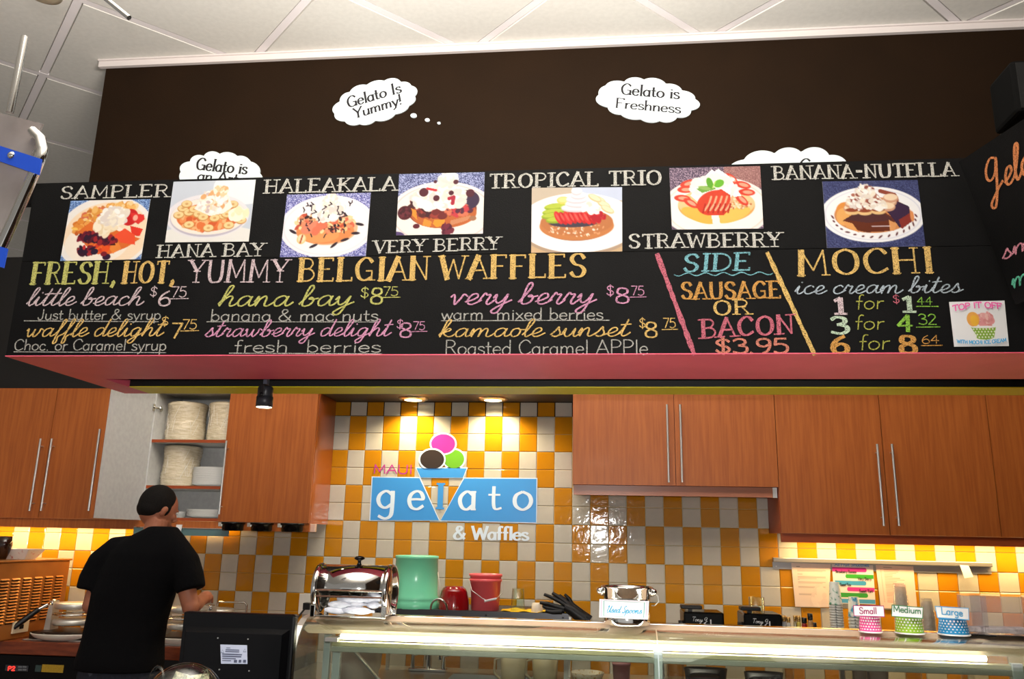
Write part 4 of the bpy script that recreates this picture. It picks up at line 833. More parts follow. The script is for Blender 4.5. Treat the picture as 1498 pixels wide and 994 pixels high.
# black spotlight hanging from the recess of the bulkhead
sx = at(388, 580, 3.2)
YSP = (YS0+YS1)/2; ct = at(389, 566, YSP); cbm = at(388.5, 596, YSP); zt_, zb_ = ct.z, cbm.z
t = thing('track_spotlight', (ct.x, YSP, zb_), 'black cylindrical spotlight hanging from the bulkhead in front of the open cabinet', 'lamp')
r = (at(400, 580, YSP).x-at(377, 580, YSP).x)/2
MB().lathe([(0, zt_-zb_), (r*.8, zt_-zb_), (r*.92, (zt_-zb_)*.93), (r*.92, (zt_-zb_)*.55), (r*.88, (zt_-zb_)*.53), (r, (zt_-zb_)*.5), (r, 0), (r*.9, 0), (r*.86, .012)], (ct.x, YSP, zb_), 32).build('lamp_body', mat('graphite', srgb(44, 46, 52), .4), t)
MB().disc((ct.x, YSP, zb_-.0005), r*.90, 28).build('lamp_face', mat('spot_glow', srgb(255, 236, 200), .5, emit=(1, .86, .6, 1), es=14), t)
MB().box((ct.x-.008, YSP-.012, zt_+.002), (ct.x+.008, YSP+.012, ZB+.20)).build('stem', mat('grey_steel', srgb(120, 122, 140), .35, .6), t)
MB().box((ct.x-r*.3, YSP-r*.95-.006, zt_-.05), (ct.x+r*.3, YSP-r*.95, zt_+.004), .002).box((ct.x-r*.3, YSP-r*.95, zt_), (ct.x+r*.3, YSP+.012, zt_+.006)).lathe([(0, -.004), (.008, -.003), (.008, 0)], (ct.x, YSP-r*.95-.006, zt_-.038), 12, 'Y').build('yoke', M_BLACK, t)
light('spotlight', 'SPOT', (ct.x, YSP, zb_-.005), 14, (1, .82, .6), .025, target=(ct.x, YSP+.1, 0), spot=math.radians(70), blend=.6)
# small lamps standing on top of the bulkhead and washing the dark wall
for i, px in enumerate((165, 930)):
    c = at(px, 262, YK-.12); c.x = max(c.x, XL+.12)
    t = thing('uplight', (c.x, c.y, ZT-.03), ('left' if i == 0 else 'right')+' small uplight hidden on top of the bulkhead, its glow on the dark wall', 'lamp', 'uplights')
    MB().lathe([(0, 0), (.05, 0), (.055, .05), (.045, .05), (.04, .02), (0, .02)], (c.x, c.y, ZT-.0295), 20).build('lamp_bowl', M_BLACK, t)
    light('uplight_lamp', 'SPOT', (c.x, c.y, ZT+.07), 26 if i else 34, (1, .66, .3), .05, target=(c.x-.1, D, ZT+.55), spot=math.radians(100), blend=1.0)
# ------------------------------------------------------------------ plates in the open cabinet
M_CRM = mat('wrapped_plates', srgb(214, 202, 178), .22, coat=.5, noise=(22, srgb(192, 178, 150), (1, 1, 6)), bump=(26, .9))
M_PLT = mat('foam_plate', srgb(228, 228, 226), .6)
def wrapped(px0, px1, py0, py1, zsh, label, seed):
    rnd = random.Random(seed); Y = 4.955; a, b = at(px0, py1, Y-.12), at(px1, py1, Y-.12); r = (b.x-a.x)/2; cx = (a.x+b.x)/2; h = at(px0, py0, Y-.12).z-zsh
    prof = [(0, 0), (r*.86, 0)]; N = 26
    for i in range(N+1): prof.append((r*(.93+.03*math.sin(i*.3)+.012*(i % 2)), h*.02+h*.94*i/N))
    prof += [(r*.9, h*.985), (r*.5, h), (0, h*.99)]
    m = MB().lathe(prof, (cx, Y, zsh), 40)
    m.v = [(v[0]+(rnd.uniform(-1, 1))*.0025, v[1]+rnd.uniform(-1, 1)*.0025, v[2]) for v in m.v]
    t = thing('wrapped_plate_stack', (cx, Y, zsh), label, 'plates', 'plastic wrapped stacks of plates')
    m.build('plate_stack', M_CRM, t)
    # loose folds of the bag
    f = MB()
    for k in range(9):
        a0 = rnd.uniform(-2.6, -.5); z0 = rnd.uniform(.1, .62)*h; pts = []; k_s = rnd.choice((1, -1, 3))
        for q in range(6): aa_ = a0+q*.018*k_s; pts.append((cx+math.cos(aa_)*r*.962, Y+math.sin(aa_)*r*.962, zsh+z0+q*.06*h))
        f.tube(pts, .0013, 5)
    fo = f.build('plastic_fold', mat('clear_film', srgb(236, 232, 222), .1, coat=1), t); fo['kind'] = 'stuff'
wrapped(228, 285, 586, 641, ZS1, 'plastic wrapped stack of cream plates on the top shelf, left one', 1)
wrapped(290, 341, 586, 641, ZS1, 'plastic wrapped stack of cream plates on the top shelf, right one', 2)
wrapped(221, 276, 650, 709, ZS2, 'tall plastic wrapped stack of cream plates on the middle shelf', 3)
def plates(px0, px1, n, zsh, step, label, group, Y=4.95):
    a, b = at(px0, 700, Y-.1), at(px1, 700, Y-.1); r = (b.x-a.x)/2; cx = (a.x+b.x)/2
    m = MB().lathe([(0, 0), (r*.62, 0), (r, .018), (r, .0195), (r*.6, .0025), (0, .0025)], (cx, Y, zsh), 32); o = m.build('plate', M_PLT)
    tag(o, label, 'plate', group)
    o['label'] = label+', lowest'
    for i in range(1, n): c = o.copy(); COL.objects.link(c); c.location = o.location+Vector((random.uniform(-.002, .002), random.uniform(-.002, .002), step*i)); c['label'] = label+', '+nth(i, n)
plates(273, 334, 16, ZS2, .0066, 'white plate in the bare stack on the middle shelf', 'bare plates on the middle shelf')
plates(270, 332, 5, ZL+.018, .0085, 'white foam plate in the low stack on the cabinet floor', 'plates on the cabinet floor')
plates(243, 266, 3, ZL+.018, .010, 'small white bowl in the stack behind the head', 'small bowls on the cabinet floor', Y=4.93)
# ================================================================== back counter
mb = thing('back_counter', (-3.0, 4.78, 0), 'red brown wooden worktop along the tiled wall behind the person', 'counter')
YF0 = atz(60, 940, ZCTR).y
XC1 = -1.72
MB().box((-4.6, YF0, ZCTR-.07), (XC1, D-.002, ZCTR), .004).build('worktop', M_CTR, mb)
MB().box((-4.6, YF0+.06, 0), (XC1, D-.002, ZCTR-.0705)).build('base', M_BLACK, mb)
# undercounter appliance with display
uc = thing('undercounter_fridge', (at(55, 980, YF0+.02).x, YF0+.03, 0), 'black undercounter fridge at lower left with a red digital readout and yellow sticker', 'fridge')
xa, xb = at(-30, 970, YF0+.03).x, at(122, 970, YF0+.03).x
MB().box((xa, YF0+.028, .05), (xb, YF0+.0595, ZCTR-.075), .004).build('control_panel', M_BLKG, uc)
YU = YF0+.027
MB().box(at(9, 973, YU)-Vector((0, .003, 0)), at(41, 983, YU)).build('display', mat('display_grey', srgb(52, 54, 60), .2), uc)
m = MB(); lettering(m, 'P2', at(11, 981.5, YU-.004), at(22, 981.5, YU-.004), .021, UP, FRONT, w=.2); m.build('readout', mat('red_led', srgb(255, 40, 30), .5, emit=(1, .03, .02, 1), es=3), uc)
for k in range(4): MB().box(at(27+(k % 2)*6.5, 975+(k//2)*4.2, YU-.0035)-Vector((0, .002, 0)), at(32+(k % 2)*6.5, 977.5+(k//2)*4.2, YU-.0035)).build('button', mat('button_grey', srgb(110, 114, 120), .5), uc)
MB().box(at(53, 973.5, YU)-Vector((0, .006, 0)), at(60, 983.5, YU), .002).build('rocker_switch', mat('teal_grey', srgb(46, 66, 66), .4), uc)
tag(MB().box(at(62, 972.5, YU)-Vector((0, .001, 0)), at(92, 985, YU)).build('sticker', mat('yellow_sticker', srgb(196, 160, 40), .5, noise=(180, srgb(140, 110, 30), (1, 1, 6))), uc), 'yellow warning sticker')
# louvred machine standing at the far left, its side facing right
xm = at(103, 820, 5.05).x
def atx(px, py, X): d = ray(px, py); t = X/d.x; return Vector((X, d.y*t, d.z*t+CZ))
ZM_ = atx(60, 819, xm).z; YM0 = 4.36
lm = thing('louvred_machine', (xm-.3, (YM0+5.05)/2, ZCTR), 'big steel machine with a louvred side at the left end of the worktop', 'machine')
M_STEEL_REFL = mat('steel_orange_reflection', srgb(176, 112, 50), .45, .35, noise=(3, srgb(140, 84, 34), (1, 1, 1)))  # stainless steel with its orange reflection put into the colour
MB().box((-4.5, YM0, ZCTR+.0005), (xm, 5.05, ZM_-.012), .004).build('body', M_STEEL_REFL, lm)
MB().box((-4.51, YM0-.01, ZM_-.0115), (xm+.008, 5.06, ZM_), .003).build('lid', M_STEEL_REFL, lm)
l0 = None
rows, colsY = 15, [atx(x, 848, xm).y for x in (-10, 7, 23, 39.5, 55.5, 71, 86)]
M_SLOT = mat('louvre_dark', srgb(44, 22, 8), .6); M_LOUV = mat('louvre_bright', srgb(206, 140, 70), .35, .5)  # louvres hold the same orange reflection in a lighter tone
zr0, zr1 = atx(80, 845, xm).z, atx(62, 905, xm).z
for cy in colsY:
    for k in range(rows):
        z = zr0+(zr1-zr0)*k/(rows-1)
        if l0 is None:
            m = MB(); m.cur = 0
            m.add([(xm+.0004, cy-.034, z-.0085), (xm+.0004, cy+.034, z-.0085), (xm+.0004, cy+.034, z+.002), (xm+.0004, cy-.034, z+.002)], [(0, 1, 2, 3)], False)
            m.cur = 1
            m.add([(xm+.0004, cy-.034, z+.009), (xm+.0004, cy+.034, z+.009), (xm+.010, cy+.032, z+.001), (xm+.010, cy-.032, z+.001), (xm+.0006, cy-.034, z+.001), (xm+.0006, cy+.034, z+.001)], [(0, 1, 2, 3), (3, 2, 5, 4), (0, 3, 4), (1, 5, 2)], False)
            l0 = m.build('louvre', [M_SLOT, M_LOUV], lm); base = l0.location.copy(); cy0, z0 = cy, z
        else:
            o = bpy.data.objects.new('louvre', l0.data); COL.objects.link(o); o.parent = lm; o.location = base+Vector((0, cy-cy0, z-z0))
sw = atx(30, 918, xm)
tag(MB().box((xm, sw.y-.075, sw.z-.03), (xm+.008, sw.y+.06, sw.z+.035), .002).build('switch_plate', mat('cream_plastic', srgb(220, 208, 180), .5), lm), 'cream socket plate')
MB().box((xm+.008, sw.y-.02, sw.z-.008), (xm+.012, sw.y+.01, sw.z+.014)).build('socket', M_BLACK, lm)
# paper food tray on the machine
M_TRAY = mat('printed_tray', srgb(232, 226, 220), .6, noise=(34, srgb(190, 70, 44), (1, 1, 1), .30, .42))
ta, tb = at(50, 815, 4.72), at(95, 815, 4.72); tw = (tb.x-ta.x)/2; tc_ = Vector(((ta.x+tb.x)/2, 4.72, ZM_))
tc_.x = min(tc_.x, xm-tw-.0)
t = thing('paper_food_tray', tc_, 'red printed paper food tray standing on the louvred machine', 'tray')
def tray(m, c, w, d, h, e):
    lo = [c+Vector((sx_*w*.62, sy_*d*.62, 0)) for sx_, sy_ in ((-1, -1), (1, -1), (1, 1), (-1, 1))]
    hi = [c+Vector((sx_*w, sy_*d, h)) for sx_, sy_ in ((-1, -1), (1, -1), (1, 1), (-1, 1))]
    k = e; li = [p+Vector((0, 0, k)) for p in lo]; hi2 = [c+(p-c)*.985 for p in hi]
    for p in hi2: p.z = c.z+h
    return m.add(lo+hi+li+hi2, [(3, 2, 1, 0), (0, 1, 5, 4), (1, 2, 6, 5), (2, 3, 7, 6), (3, 0, 4, 7), (8, 9, 10, 11), (9, 8, 12, 13), (10, 9, 13, 14), (11, 10, 14, 15), (8, 11, 15, 12), (4, 5, 13, 12), (5, 6, 14, 13), (6, 7, 15, 14), (7, 4, 12, 15)], False)
tray(MB(), tc_+Vector((0, 0, .001)), tw, tw*.8, at(70, 802, 4.72).z-at(70, 817, 4.72).z, .003).build('tray_shell', M_TRAY, t)
# dark bowl and a cable at the left edge
c = at(4, 812, 4.62); c.z = ZM_+.001
t = thing('dark_bowl', c, 'dark brown bowl on the louvred machine at the left edge', 'bowl')
r = at(16, 800, 4.62).x-c.x; hh = at(4, 785, 4.62).z-c.z
MB().lathe([(0, 0), (r*.45, 0), (r*.8, hh*.3), (r, hh*.62), (r*.9, hh), (r*.84, hh), (r*.93, hh*.62), (0, hh*.15)], c, 36).build('bowl_shell', mat('dark_brown_glaze', srgb(40, 20, 12), .15, coat=.5), t)
pts = [at(x, y, 4.7) for x, y in ((8, 816), (18, 812.5), (28, 813), (38, 817))]
for p_ in pts: p_.z = max(p_.z, ZM_+.003)
solo('black_cable', MB().tube(pts, .0025, 6), M_BLACK, 'thin black cable lying on the louvred machine beside the bowl', 'cable')
# ------------------------------------------------------------------ waffle irons
M_SILV = mat('cast_silver', srgb(206, 204, 198), .34, .6)
def waffle_iron(cx, y, label, rz=0):
    t = thing('waffle_iron', (cx, y, ZCTR), label, 'waffle iron', 'double waffle irons on the worktop')
    L = lambda *p: Vector((cx+p[0], y+p[1], ZCTR+p[2]))
    MB().box(L(-.17, -.13, .004), L(.17, .14, .045), .006).build('base', mat('iron_base', srgb(54, 42, 34), .3, .5), t)
    MB().box(L(-.19, -.15, .0005), L(.19, .15, .006), .002).build('drip_tray', M_SILV, t)
    for s in (-1, 1):
        MB().hexa([L(s*.135-.018, -.03, .045), L(s*.135+.018, -.03, .045), L(s*.135+.018, .05, .045), L(s*.135-.018, .05, .045), L(s*.135-.012, -.02, .205), L(s*.135+.012, -.02, .205), L(s*.135+.012, .035, .205), L(s*.135-.012, .035, .205)]).build('upright', M_SILV, t)
        MB().lathe([(0, -.012), (.022, -.012), (.024, 0), (.022, .012), (0, .012)], L(s*.135, 0, .19), 20, 'X').build('pivot', M_CHROME, t)
    for z in (.075, .165):
        MB().lathe([(0, 0), (.098, 0), (.108, .008), (.108, .026), (.098, .034), (0, .034)], L(0, 0, z), 36).build('waffle_plate', M_SILV, t)
    MB().lathe([(.109, 0), (.113, .002), (.113, .008), (.109, .010)], L(0, 0, .130), 36).build('clamp_ring', M_CHROME, t)
    MB().tube([L(-.15, -.03, .185), L(-.18, -.06, .16)], .009).build('handle_neck', M_CHROME, t)
    MB().tube([L(-.18, -.06, .16), L(-.225, -.11, .105), L(-.26, -.145, .062)], [.014, .017, .013], 14).build('handle', M_BLACK, t)
    tag(MB().ball(L(.07, -.131, .025), .004, seg=8, rings=6).build('pilot_lamp', mat('red_lamp', srgb(255, 60, 40), .4, emit=(1, .06, .03, 1), es=4), t), 'tiny red pilot light')
    MB().tube([L(-.08, -.13, .026), L(-.08, -.145, .026)], .013, 16).build('knob', M_BLACK, t)
c = at(104, 925, 4.76); waffle_iron(c.x, 4.76, 'silver waffle iron left of the person, its black handle pointing down left')
c = at(273, 925, 4.74); waffle_iron(c.x, 4.74, 'silver waffle iron right of the person, partly behind the black screen')
c = at(318, 925, 4.99)
t = thing('round_grill', (c.x, 4.99, ZCTR), 'round grill with a steel back frame, behind the black screen', 'grill')
L = lambda *p: Vector((c.x+p[0], 4.99+p[1], ZCTR+p[2]))
MB().lathe([(0, 0), (.08, 0), (.085, .09), (.075, .10), (.075, .13), (.085, .14), (.085, .165), (.075, .172), (0, .175)], L(0, 0, .0005), 36).build('grill_body', M_SILV, t)
MB().tube([L(-.06, .10, .001), L(-.06, .10, .19), L(-.05, .10, .2), L(.11, .10, .2), L(.125, .10, .185), L(.125, .10, .001)], .007, 10).build('back_frame', M_CHROME, t)
# oval plates at the front edge of the worktop
for px, lab, sc_ in ((84, 'white oval plate at the edge of the worktop left of the person', 41), (262, 'white plate right of the person, half hidden by the black screen', 34)):
    c = atz(px, 945, ZCTR); c.y = YF0+.085; r = at(px+sc_, 945, c.y).x-at(px, 945, c.y).x; c.x = at(px, 945, c.y).x
    m = MB().lathe([(0, .0), (r*.55, .0), (r*.85, .016), (r, .036), (r, .040), (r*.84, .022), (r*.55, .006), (0, .006)], c+Vector((0, 0, .0006)), 40, sy=.5); solo('oval_plate', m, mat('white_china', srgb(232, 226, 214), .2, coat=.4), lab, 'plate', 'oval plates on the worktop')
# wall socket behind the napkin dispenser
c = at(449, 884, D-.003)
t = thing('wall_socket', c-Vector((0, 0, .06)), 'white wall socket with a black plug beside the napkin dispenser', 'socket')
MB().box(c+Vector((-.05, -.006, -.06)), c+Vector((.05, -.0002, .06)), .002).build('socket_plate', mat('white_plastic', srgb(224, 222, 214), .4), t)
MB().box(c+Vector((-.005, -.06, -.03)), c+Vector((.04, -.0062, .01)), .004).build('plug', M_BLACK, t)
MB().tube([c+Vector((.01, -.05, -.02)), c+Vector((-.02, -.08, -.07)), c+Vector((-.06, -.1, -.12)), c+Vector((-.07, -.11, -.17))], .006, 8).build('cord', M_BLACK, t)
# ================================================================== steel counter, rack and sink in the middle
ZS = .80
sc = thing('steel_counter', (.7, 4.78, 0), 'stainless counter with a sink, seen through the glass of the display case', 'counter')
sx0, sx1 = at(650, 985, 4.62).x, at(800, 985, 4.62).x
m = MB().box((XC1+.002, YF0, ZS-.03), (sx0, D-.002, ZS)).box((sx1, YF0, ZS-.03), (3.19, D-.002, ZS)).box((sx0, YF0, ZS-.03), (sx1, YF0+.1, ZS)).box((sx0, 4.90, ZS-.03), (sx1, D-.002, ZS)); m.build('worktop', M_STEEL, sc)
MB().box((sx0, YF0+.1, ZS-.22), (sx1, 4.90, ZS-.215)).box((sx0-.004, YF0+.1, ZS-.22), (sx0, 4.90, ZS-.03)).box((sx1, YF0+.1, ZS-.22), (sx1+.004, 4.90, ZS-.03)).box((sx0, 4.90, ZS-.22), (sx1, 4.904, ZS-.03)).box((sx0, YF0+.096, ZS-.22), (sx1, YF0+.1, ZS-.03)).build('sink_basin', M_STEEL, sc)
MB().box((XC1+.002, YF0+.05, 0), (sx0-.01, D-.002, ZS-.0305)).box((sx1+.01, YF0+.05, 0), (3.19, D-.002, ZS-.0305)).box((sx0-.01, YF0+.05, 0), (sx1+.01, YF0+.09, ZS-.0305)).build('base', mat('grey_base', srgb(90, 84, 76), .5), sc)
f = at(625, 980, 4.93)
fc = thing('faucet', (f.x, 4.95, ZS), 'chrome faucet over the sink, seen through the display glass', 'faucet')
L = lambda *p: Vector((f.x+p[0], 4.95+p[1], ZS+p[2]))
MB().box(L(-.11, -.025, .0005), L(.11, .025, .018), .004).build('faucet_base', M_CHROME, fc)
MB().tube([L(0, 0, .018), L(0, 0, .13)], [.022, .018]).tube([L(0, -.01, .10), L(.06, -.10, .13), L(.10, -.19, .115), L(.105, -.2, .09)], .010).build('spout', M_CHROME, fc)
for s in (-1, 1): MB().tube([L(s*.09, 0, .018), L(s*.09, 0, .09)], [.014, .010]).tube([L(s*.09, 0, .085), L(s*.09+.03, -.04, .095)], .006).build('tap_lever', M_CHROME, fc)
# rack above the sink
YR = 4.66; ra, rb = at(540, 893, YR-.12), at(832, 899, YR-.12); ZR = at(700, 894.5, YR-.12).z
rk = thing('steel_rack_shelf', ((ra.x+rb.x)/2, YR, ZS), 'dark steel shelf above the sink carrying upturned buckets and gloves', 'shelf')
MB().box((ra.x, YR-.12, ZR-.045), (rb.x, YR-.112, ZR)).box((ra.x, YR+.30, ZR-.045), (rb.x, YR+.308, ZR)).box((ra.x, YR-.112, ZR-.012), (rb.x, YR+.30, ZR-.002)).build('shelf_tray', mat('dark_steel', srgb(86, 86, 90), .3, .9), rk)
for xx in (ra.x+.015, rb.x-.015):
    for yy in (YR-.10, YR+.29): MB().box((xx-.01, yy-.01, ZS+.0005), (xx+.01, yy+.01, ZR-.0125)).build('leg', M_STEEL, rk)
for xx in (ra.x+.05, (ra.x+rb.x)/2+.1, rb.x-.03): MB().tube([(xx, YR-.121, ZR-.02), (xx, YR-.128, ZR-.02)], .006, 10).build('screw', M_BLACK, rk)
ZRT = ZR-.0018
def onrack(px0, px1, py_top, Y=YR):
    a, b = at(px0, 890, Y), at(px1, 890, Y); r = (b.x-a.x)/2; return Vector(((a.x+b.x)/2, Y, ZRT)), r, at((px0+px1)/2, py_top, Y).z-ZRT
c, r, h = onrack(573, 641, 813)
t = thing('green_bucket', c, 'translucent mint green bucket turned upside down on the steel shelf', 'bucket')
M_GRN = mat('mint_plastic', srgb(126, 226, 182), .22, coat=.4, trans=.0, spec=.6)
MB().lathe([(r*.98, 0), (r*1.0, .01), (r*1.0, .03), (r*.96, .035), (r*.985, .045), (r*.985, .06), (r*.94, .065), (r*.90, h-.02), (r*.93, h-.016), (r*.93, h-.004), (r*.88, h), (r*.8, h-.004), (0, h-.004)], c, 44).build('bucket_shell', M_GRN, t)
MB().tube([c+Vector((r*.98, -.02, .03)), c+Vector((r*1.1, -.05, .07)), c+Vector((r*1.12, -.06, .13)), c+Vector((r*1.0, -.04, .18)), c+Vector((r*.93, 0, .19))], .002, 6).build('wire_handle', M_STEEL, t)
c, r, h = onrack(641, 686, 858, YR-.02)
solo('red_bowl', MB().lathe([(r, 0), (r*1.0, .006), (r*.97, h*.4), (r*.84, h*.78), (r*.70, h*.94), (r*.62, h*.95), (r*.60, h), (r*.2, h), (0, h*.97)], c, 40), mat('red_glaze', srgb(140, 10, 16), .12, coat=.8), 'glossy dark red bowl turned upside down beside the green bucket', 'bowl')
c, r, h = onrack(686, 733, 840)
t = thing('pink_bucket', c, 'translucent coral pink bucket with a wire handle on the steel shelf', 'bucket')
MB().lathe([(0, 0), (r*.86, 0), (r*.92, h*.78), (r*1.02, h*.80), (r*1.02, h*.86), (r*.95, h*.87), (r*.97, h*.93), (r*1.04, h*.94), (r*1.04, h), (r*.98, h), (r*.84, .006), (0, .006)], c, 40).build('bucket_shell', mat('coral_plastic', srgb(255, 104, 110), .3, coat=.3), t)
m = MB().tube([c+Vector((-r*.98, -.03, h*.82)), c+Vector((-r*.7, -r*1.0, h*.55)), c+Vector((0, -r*1.12, h*.34)), c+Vector((r*.3, -r*1.1, h*.28)), c+Vector((r*.85, -r*.75, h*.36)), c+Vector((r*1.1, -r*.3, h*.5)), c+Vector((r*1.02, -.03, h*.8))], .002, 6); m.build('wire_handle', M_STEEL, t)
MB().tube([c+Vector((r*.1, -r*1.12, h*.27)), c+Vector((r*.8, -r*.8, h*.34))], .006, 10).build('grip', M_PAPER, t)
c, r, h = onrack(747, 768, 861, YR-.03)
solo('glass_tumbler', MB().lathe([(r, 0), (r*.8, h), (r*.0, h), (0, h-.004), (r*.76, h-.004), (r*.95, 0)], c, 28), M_GLASS, 'clear glass tumbler upside down beside the pink bucket', 'glass')
c, r, h = onrack(777, 794, 883, YR-.07)
solo('white_cup', MB().lathe([(r, 0), (r, h*.3), (r*.8, h), (r*.6, h+.002), (0, h)], c, 24), mat('white_china2', srgb(226, 214, 196), .4), 'small cream cup upside down on the yellow cloth', 'cup')
a, b = at(733, 893, YR-.1), at(830, 893, YR-.1)
m = MB(); N = 24; top = []
for i in range(N+1):
    for j in range(5):
        x = a.x+(b.x-a.x)*i/N; y = YR-.115+j*.05; top.append((x, y, ZRT+.003+.004*math.sin(i*.9+j)+.004*random.random()))
m.add(top, [(i*5+j, (i+1)*5+j, (i+1)*5+j+1, i*5+j+1) for i in range(N) for j in range(4)], True)
bx_ = m.build('yellow_cloth', mat('yellow_cloth', srgb(238, 190, 30), .9)); tag(bx_, 'thin yellow cloth spread at the right end of the steel shelf', 'cloth')
sm_ = bx_.modifiers.new('t', 'SOLIDIFY'); sm_.thickness = .0015
# black rubber gloves hanging over the shelf end
g0 = at(840, 893, YR-.06)
gl = thing('rubber_glove', (g0.x, g0.y, ZRT), 'pair of black rubber gloves draped over the right end of the steel shelf', 'gloves')
M_RUB = mat('black_rubber', srgb(16, 16, 20), .45)
def gp(x, y, dy=0): return at(x, y, YR-.13+dy)
gm = MB().tube([gp(855, 907), gp(845, 900), gp(836, 893), gp(826, 888)], [.034, .030, .028, .022], 14)
for pts, rr in (([(832, 889), (820, 881), (808, 875), (796, 870)], .010), ([(836, 889), (826, 880), (816, 873), (808, 868)], .010), ([(828, 892), (814, 888), (802, 884), (790, 882)], .011), ([(826, 894), (812, 892), (800, 890), (794, 887)], .010)):
    gm.tube([gp(*q, .02*i/4) for i, q in enumerate(pts)], [rr*1.3, rr*1.15, rr, rr*.8], 10)
gm.tube([gp(822, 895), (gp(808, 896)), gp(798, 894)], [.016, .012, .009], 10)
gm.build('glove', M_RUB, gl)
gm = MB().tube([gp(862, 909, .05), gp(850, 900, .05), gp(838, 889, .05), gp(832, 882, .05)], [.03, .028, .022, .016], 14)
for pts in ([(834, 884), (824, 876), (818, 871)], [(838, 886), (832, 876), (826, 870)]): gm.tube([gp(*q, .05) for q in pts], [.011, .010, .007], 10)
gm.build('glove', M_RUB, gl)
c = at(642, 893, YR-.116); c.z = ZR+.004
solo('steel_ring', MB().tube([c+Vector((.045*math.cos(a_), -.015*math.sin(a_), .052*math.sin(a_))) for a_ in np.linspace(-.2, math.pi+.2, 18)], .006, 10), M_CHROME, 'curved steel handle loop standing in front of the red bowl', 'handle')
# low steel riser at the back of the counter for jars and cups
ZRI = 1.062
rs = thing('counter_riser', (.95, 4.62, ZS), 'low steel riser on the counter carrying the black appliances, jars and cup stacks', 'shelf')
MB().box((.28, 4.44, ZRI-.012), (2.3, 4.95, ZRI)).build('riser_top', M_STEEL, rs)
for xx in (.30, 1.3, 2.28):
    for yy in (4.455, 4.935): MB().box((xx-.012, yy-.012, ZS+.0005), (xx+.012, yy+.012, ZRI-.0125)).build('leg', M_STEEL, rs)
# ------------------------------------------------------------------ black warmers, bottles and cups on the right part of the counter
M_CHALKW = mat('silver_print', srgb(214, 214, 220), .5)
def warmer(px0, px1, py, label, Yw):
    a, b = at(px0, py, Yw), at(px1, py, Yw)
    t = thing('black_warmer', ((a.x+b.x)/2, Yw+.1, ZRI), label, 'appliance', 'black appliances on the counter')
    MB().box((a.x, Yw, ZRI+.0005), (b.x, Yw+.22, a.z), .008).build('housing', M_BLKG, t)
    MB().box((a.x-.02, Yw+.05, a.z-.10), (a.x-.0005, Yw+.1, a.z-.05), .004).build('side_knob', M_BLACK, t)
    MB().box((a.x-.01, Yw+.02, a.z+.012), (a.x+(b.x-a.x)*.48, Yw+.10, a.z+.03), .005).box((a.x+.03, Yw+.05, a.z-.001), (a.x+.05, Yw+.08, a.z+.014)).build('lid_handle', M_BLACK, t)
    m = MB(); lettering(m, 'Tony G', (a.x+.04, Yw-.001, a.z-.045), (a.x+.12, Yw-.001, a.z-.048), .022, UP, FRONT, w=.09, cursive=True, slant=.3); m.build('script_mark', M_CHALKW, t)
    MB().ball((a.x+(b.x-a.x)*.66, Yw-.001, a.z-.075), .004, seg=8, rings=6).build('green_lamp', mat('green_led', srgb(40, 220, 90), .5, emit=(.05, .9, .2, 1), es=1.5), t)
    MB().box((a.x+(b.x-a.x)*.65, Yw-.003, a.z-.06), (a.x+(b.x-a.x)*.68, Yw-.0002, a.z-.035)).build('toggle', M_CHALKW, t)
warmer(1000, 1059, 895.5, 'black countertop appliance with small silver script, nearer the steel bucket', 4.55)
warmer(1088, 1144, 898, 'black countertop appliance with small silver script, beside the spice bottles', 4.55)
def simple_lathe(name, px0, px1, py0, py1, Yw, prof, m, label, cat, group=None, z0=None, extra=None):
    """prof in units (fraction of radius, fraction of height); stands on z0"""
    a, b = at(px0, py1, Yw), at(px1, py1, Yw); r = (b.x-a.x)/2; zb0 = z0 if z0 is not None else a.z; h = at((px0+px1)/2, py0, Yw).z-zb0
    c = Vector(((a.x+b.x)/2, Yw, zb0+.0005)); t = thing(name, c, label, cat, group)
    MB().lathe([(p[0]*r, p[1]*h) for p in prof], c, 28).build('vessel', m, t)
    if extra: extra(t, c, r, h)
    return t
bt = simple_lathe('clear_beaker', 1096, 1119, 874, 896, 4.81, [(0, 0), (1, 0), (1, 1), (.96, 1), (.94, .02), (0, .02)], M_GLASS, 'clear plastic beaker standing behind the second black appliance', 'beaker', z0=ZRI)
def lid_cap(mt):
    def f(t, c, r, h): MB().lathe([(0, 0), (r*.95, 0), (r*.95, h*.22), (0, h*.22)], c+Vector((0, 0, h*.8)), 20).build('cap', mt, t)
    return f
GOLD = mat('gold_cap', srgb(176, 140, 80), .3, .8)
for (x0, x1, y0, mm, cp, lab) in ((1144, 1151, 902, 'grey_jar', GOLD, 'first slim spice jar right of the black appliance'), (1151, 1157, 904, 'pale_jar', GOLD, 'slim pale spice jar, second right of the black appliance'), (1161, 1166, 902, 'clear_jar', GOLD, 'third spice jar, beside the one with yellow filling'), (1166, 1172, 902, 'yellow_jar', GOLD, 'spice jar with yellow filling'), (1173, 1181, 905, 'red_jar', M_BLACK, 'short bottle with red filling and black cap'), (1182, 1190, 899, 'amber_jar', M_BLACK, 'tallest amber bottle with black cap right of the spice jars'), (1188, 1195, 912, 'black_jar', M_BLACK, 'lowest black bottle right of the spice jars')):
    colr = {'grey_jar': (150, 150, 152), 'pale_jar': (190, 186, 176), 'clear_jar': (140, 128, 96), 'yellow_jar': (196, 174, 74), 'red_jar': (150, 30, 26), 'amber_jar': (176, 130, 80), 'black_jar': (30, 24, 22)}[mm]
    simple_lathe('spice_bottle', x0, x1, y0, 918, 4.58, [(0, 0), (.95, 0), (1, .02), (1, .72), (.7, .8), (0, .8)], mat(mm, srgb(*colr), .15, coat=.6), lab, 'bottle', 'small bottles on the counter', z0=ZRI, extra=lid_cap(cp))
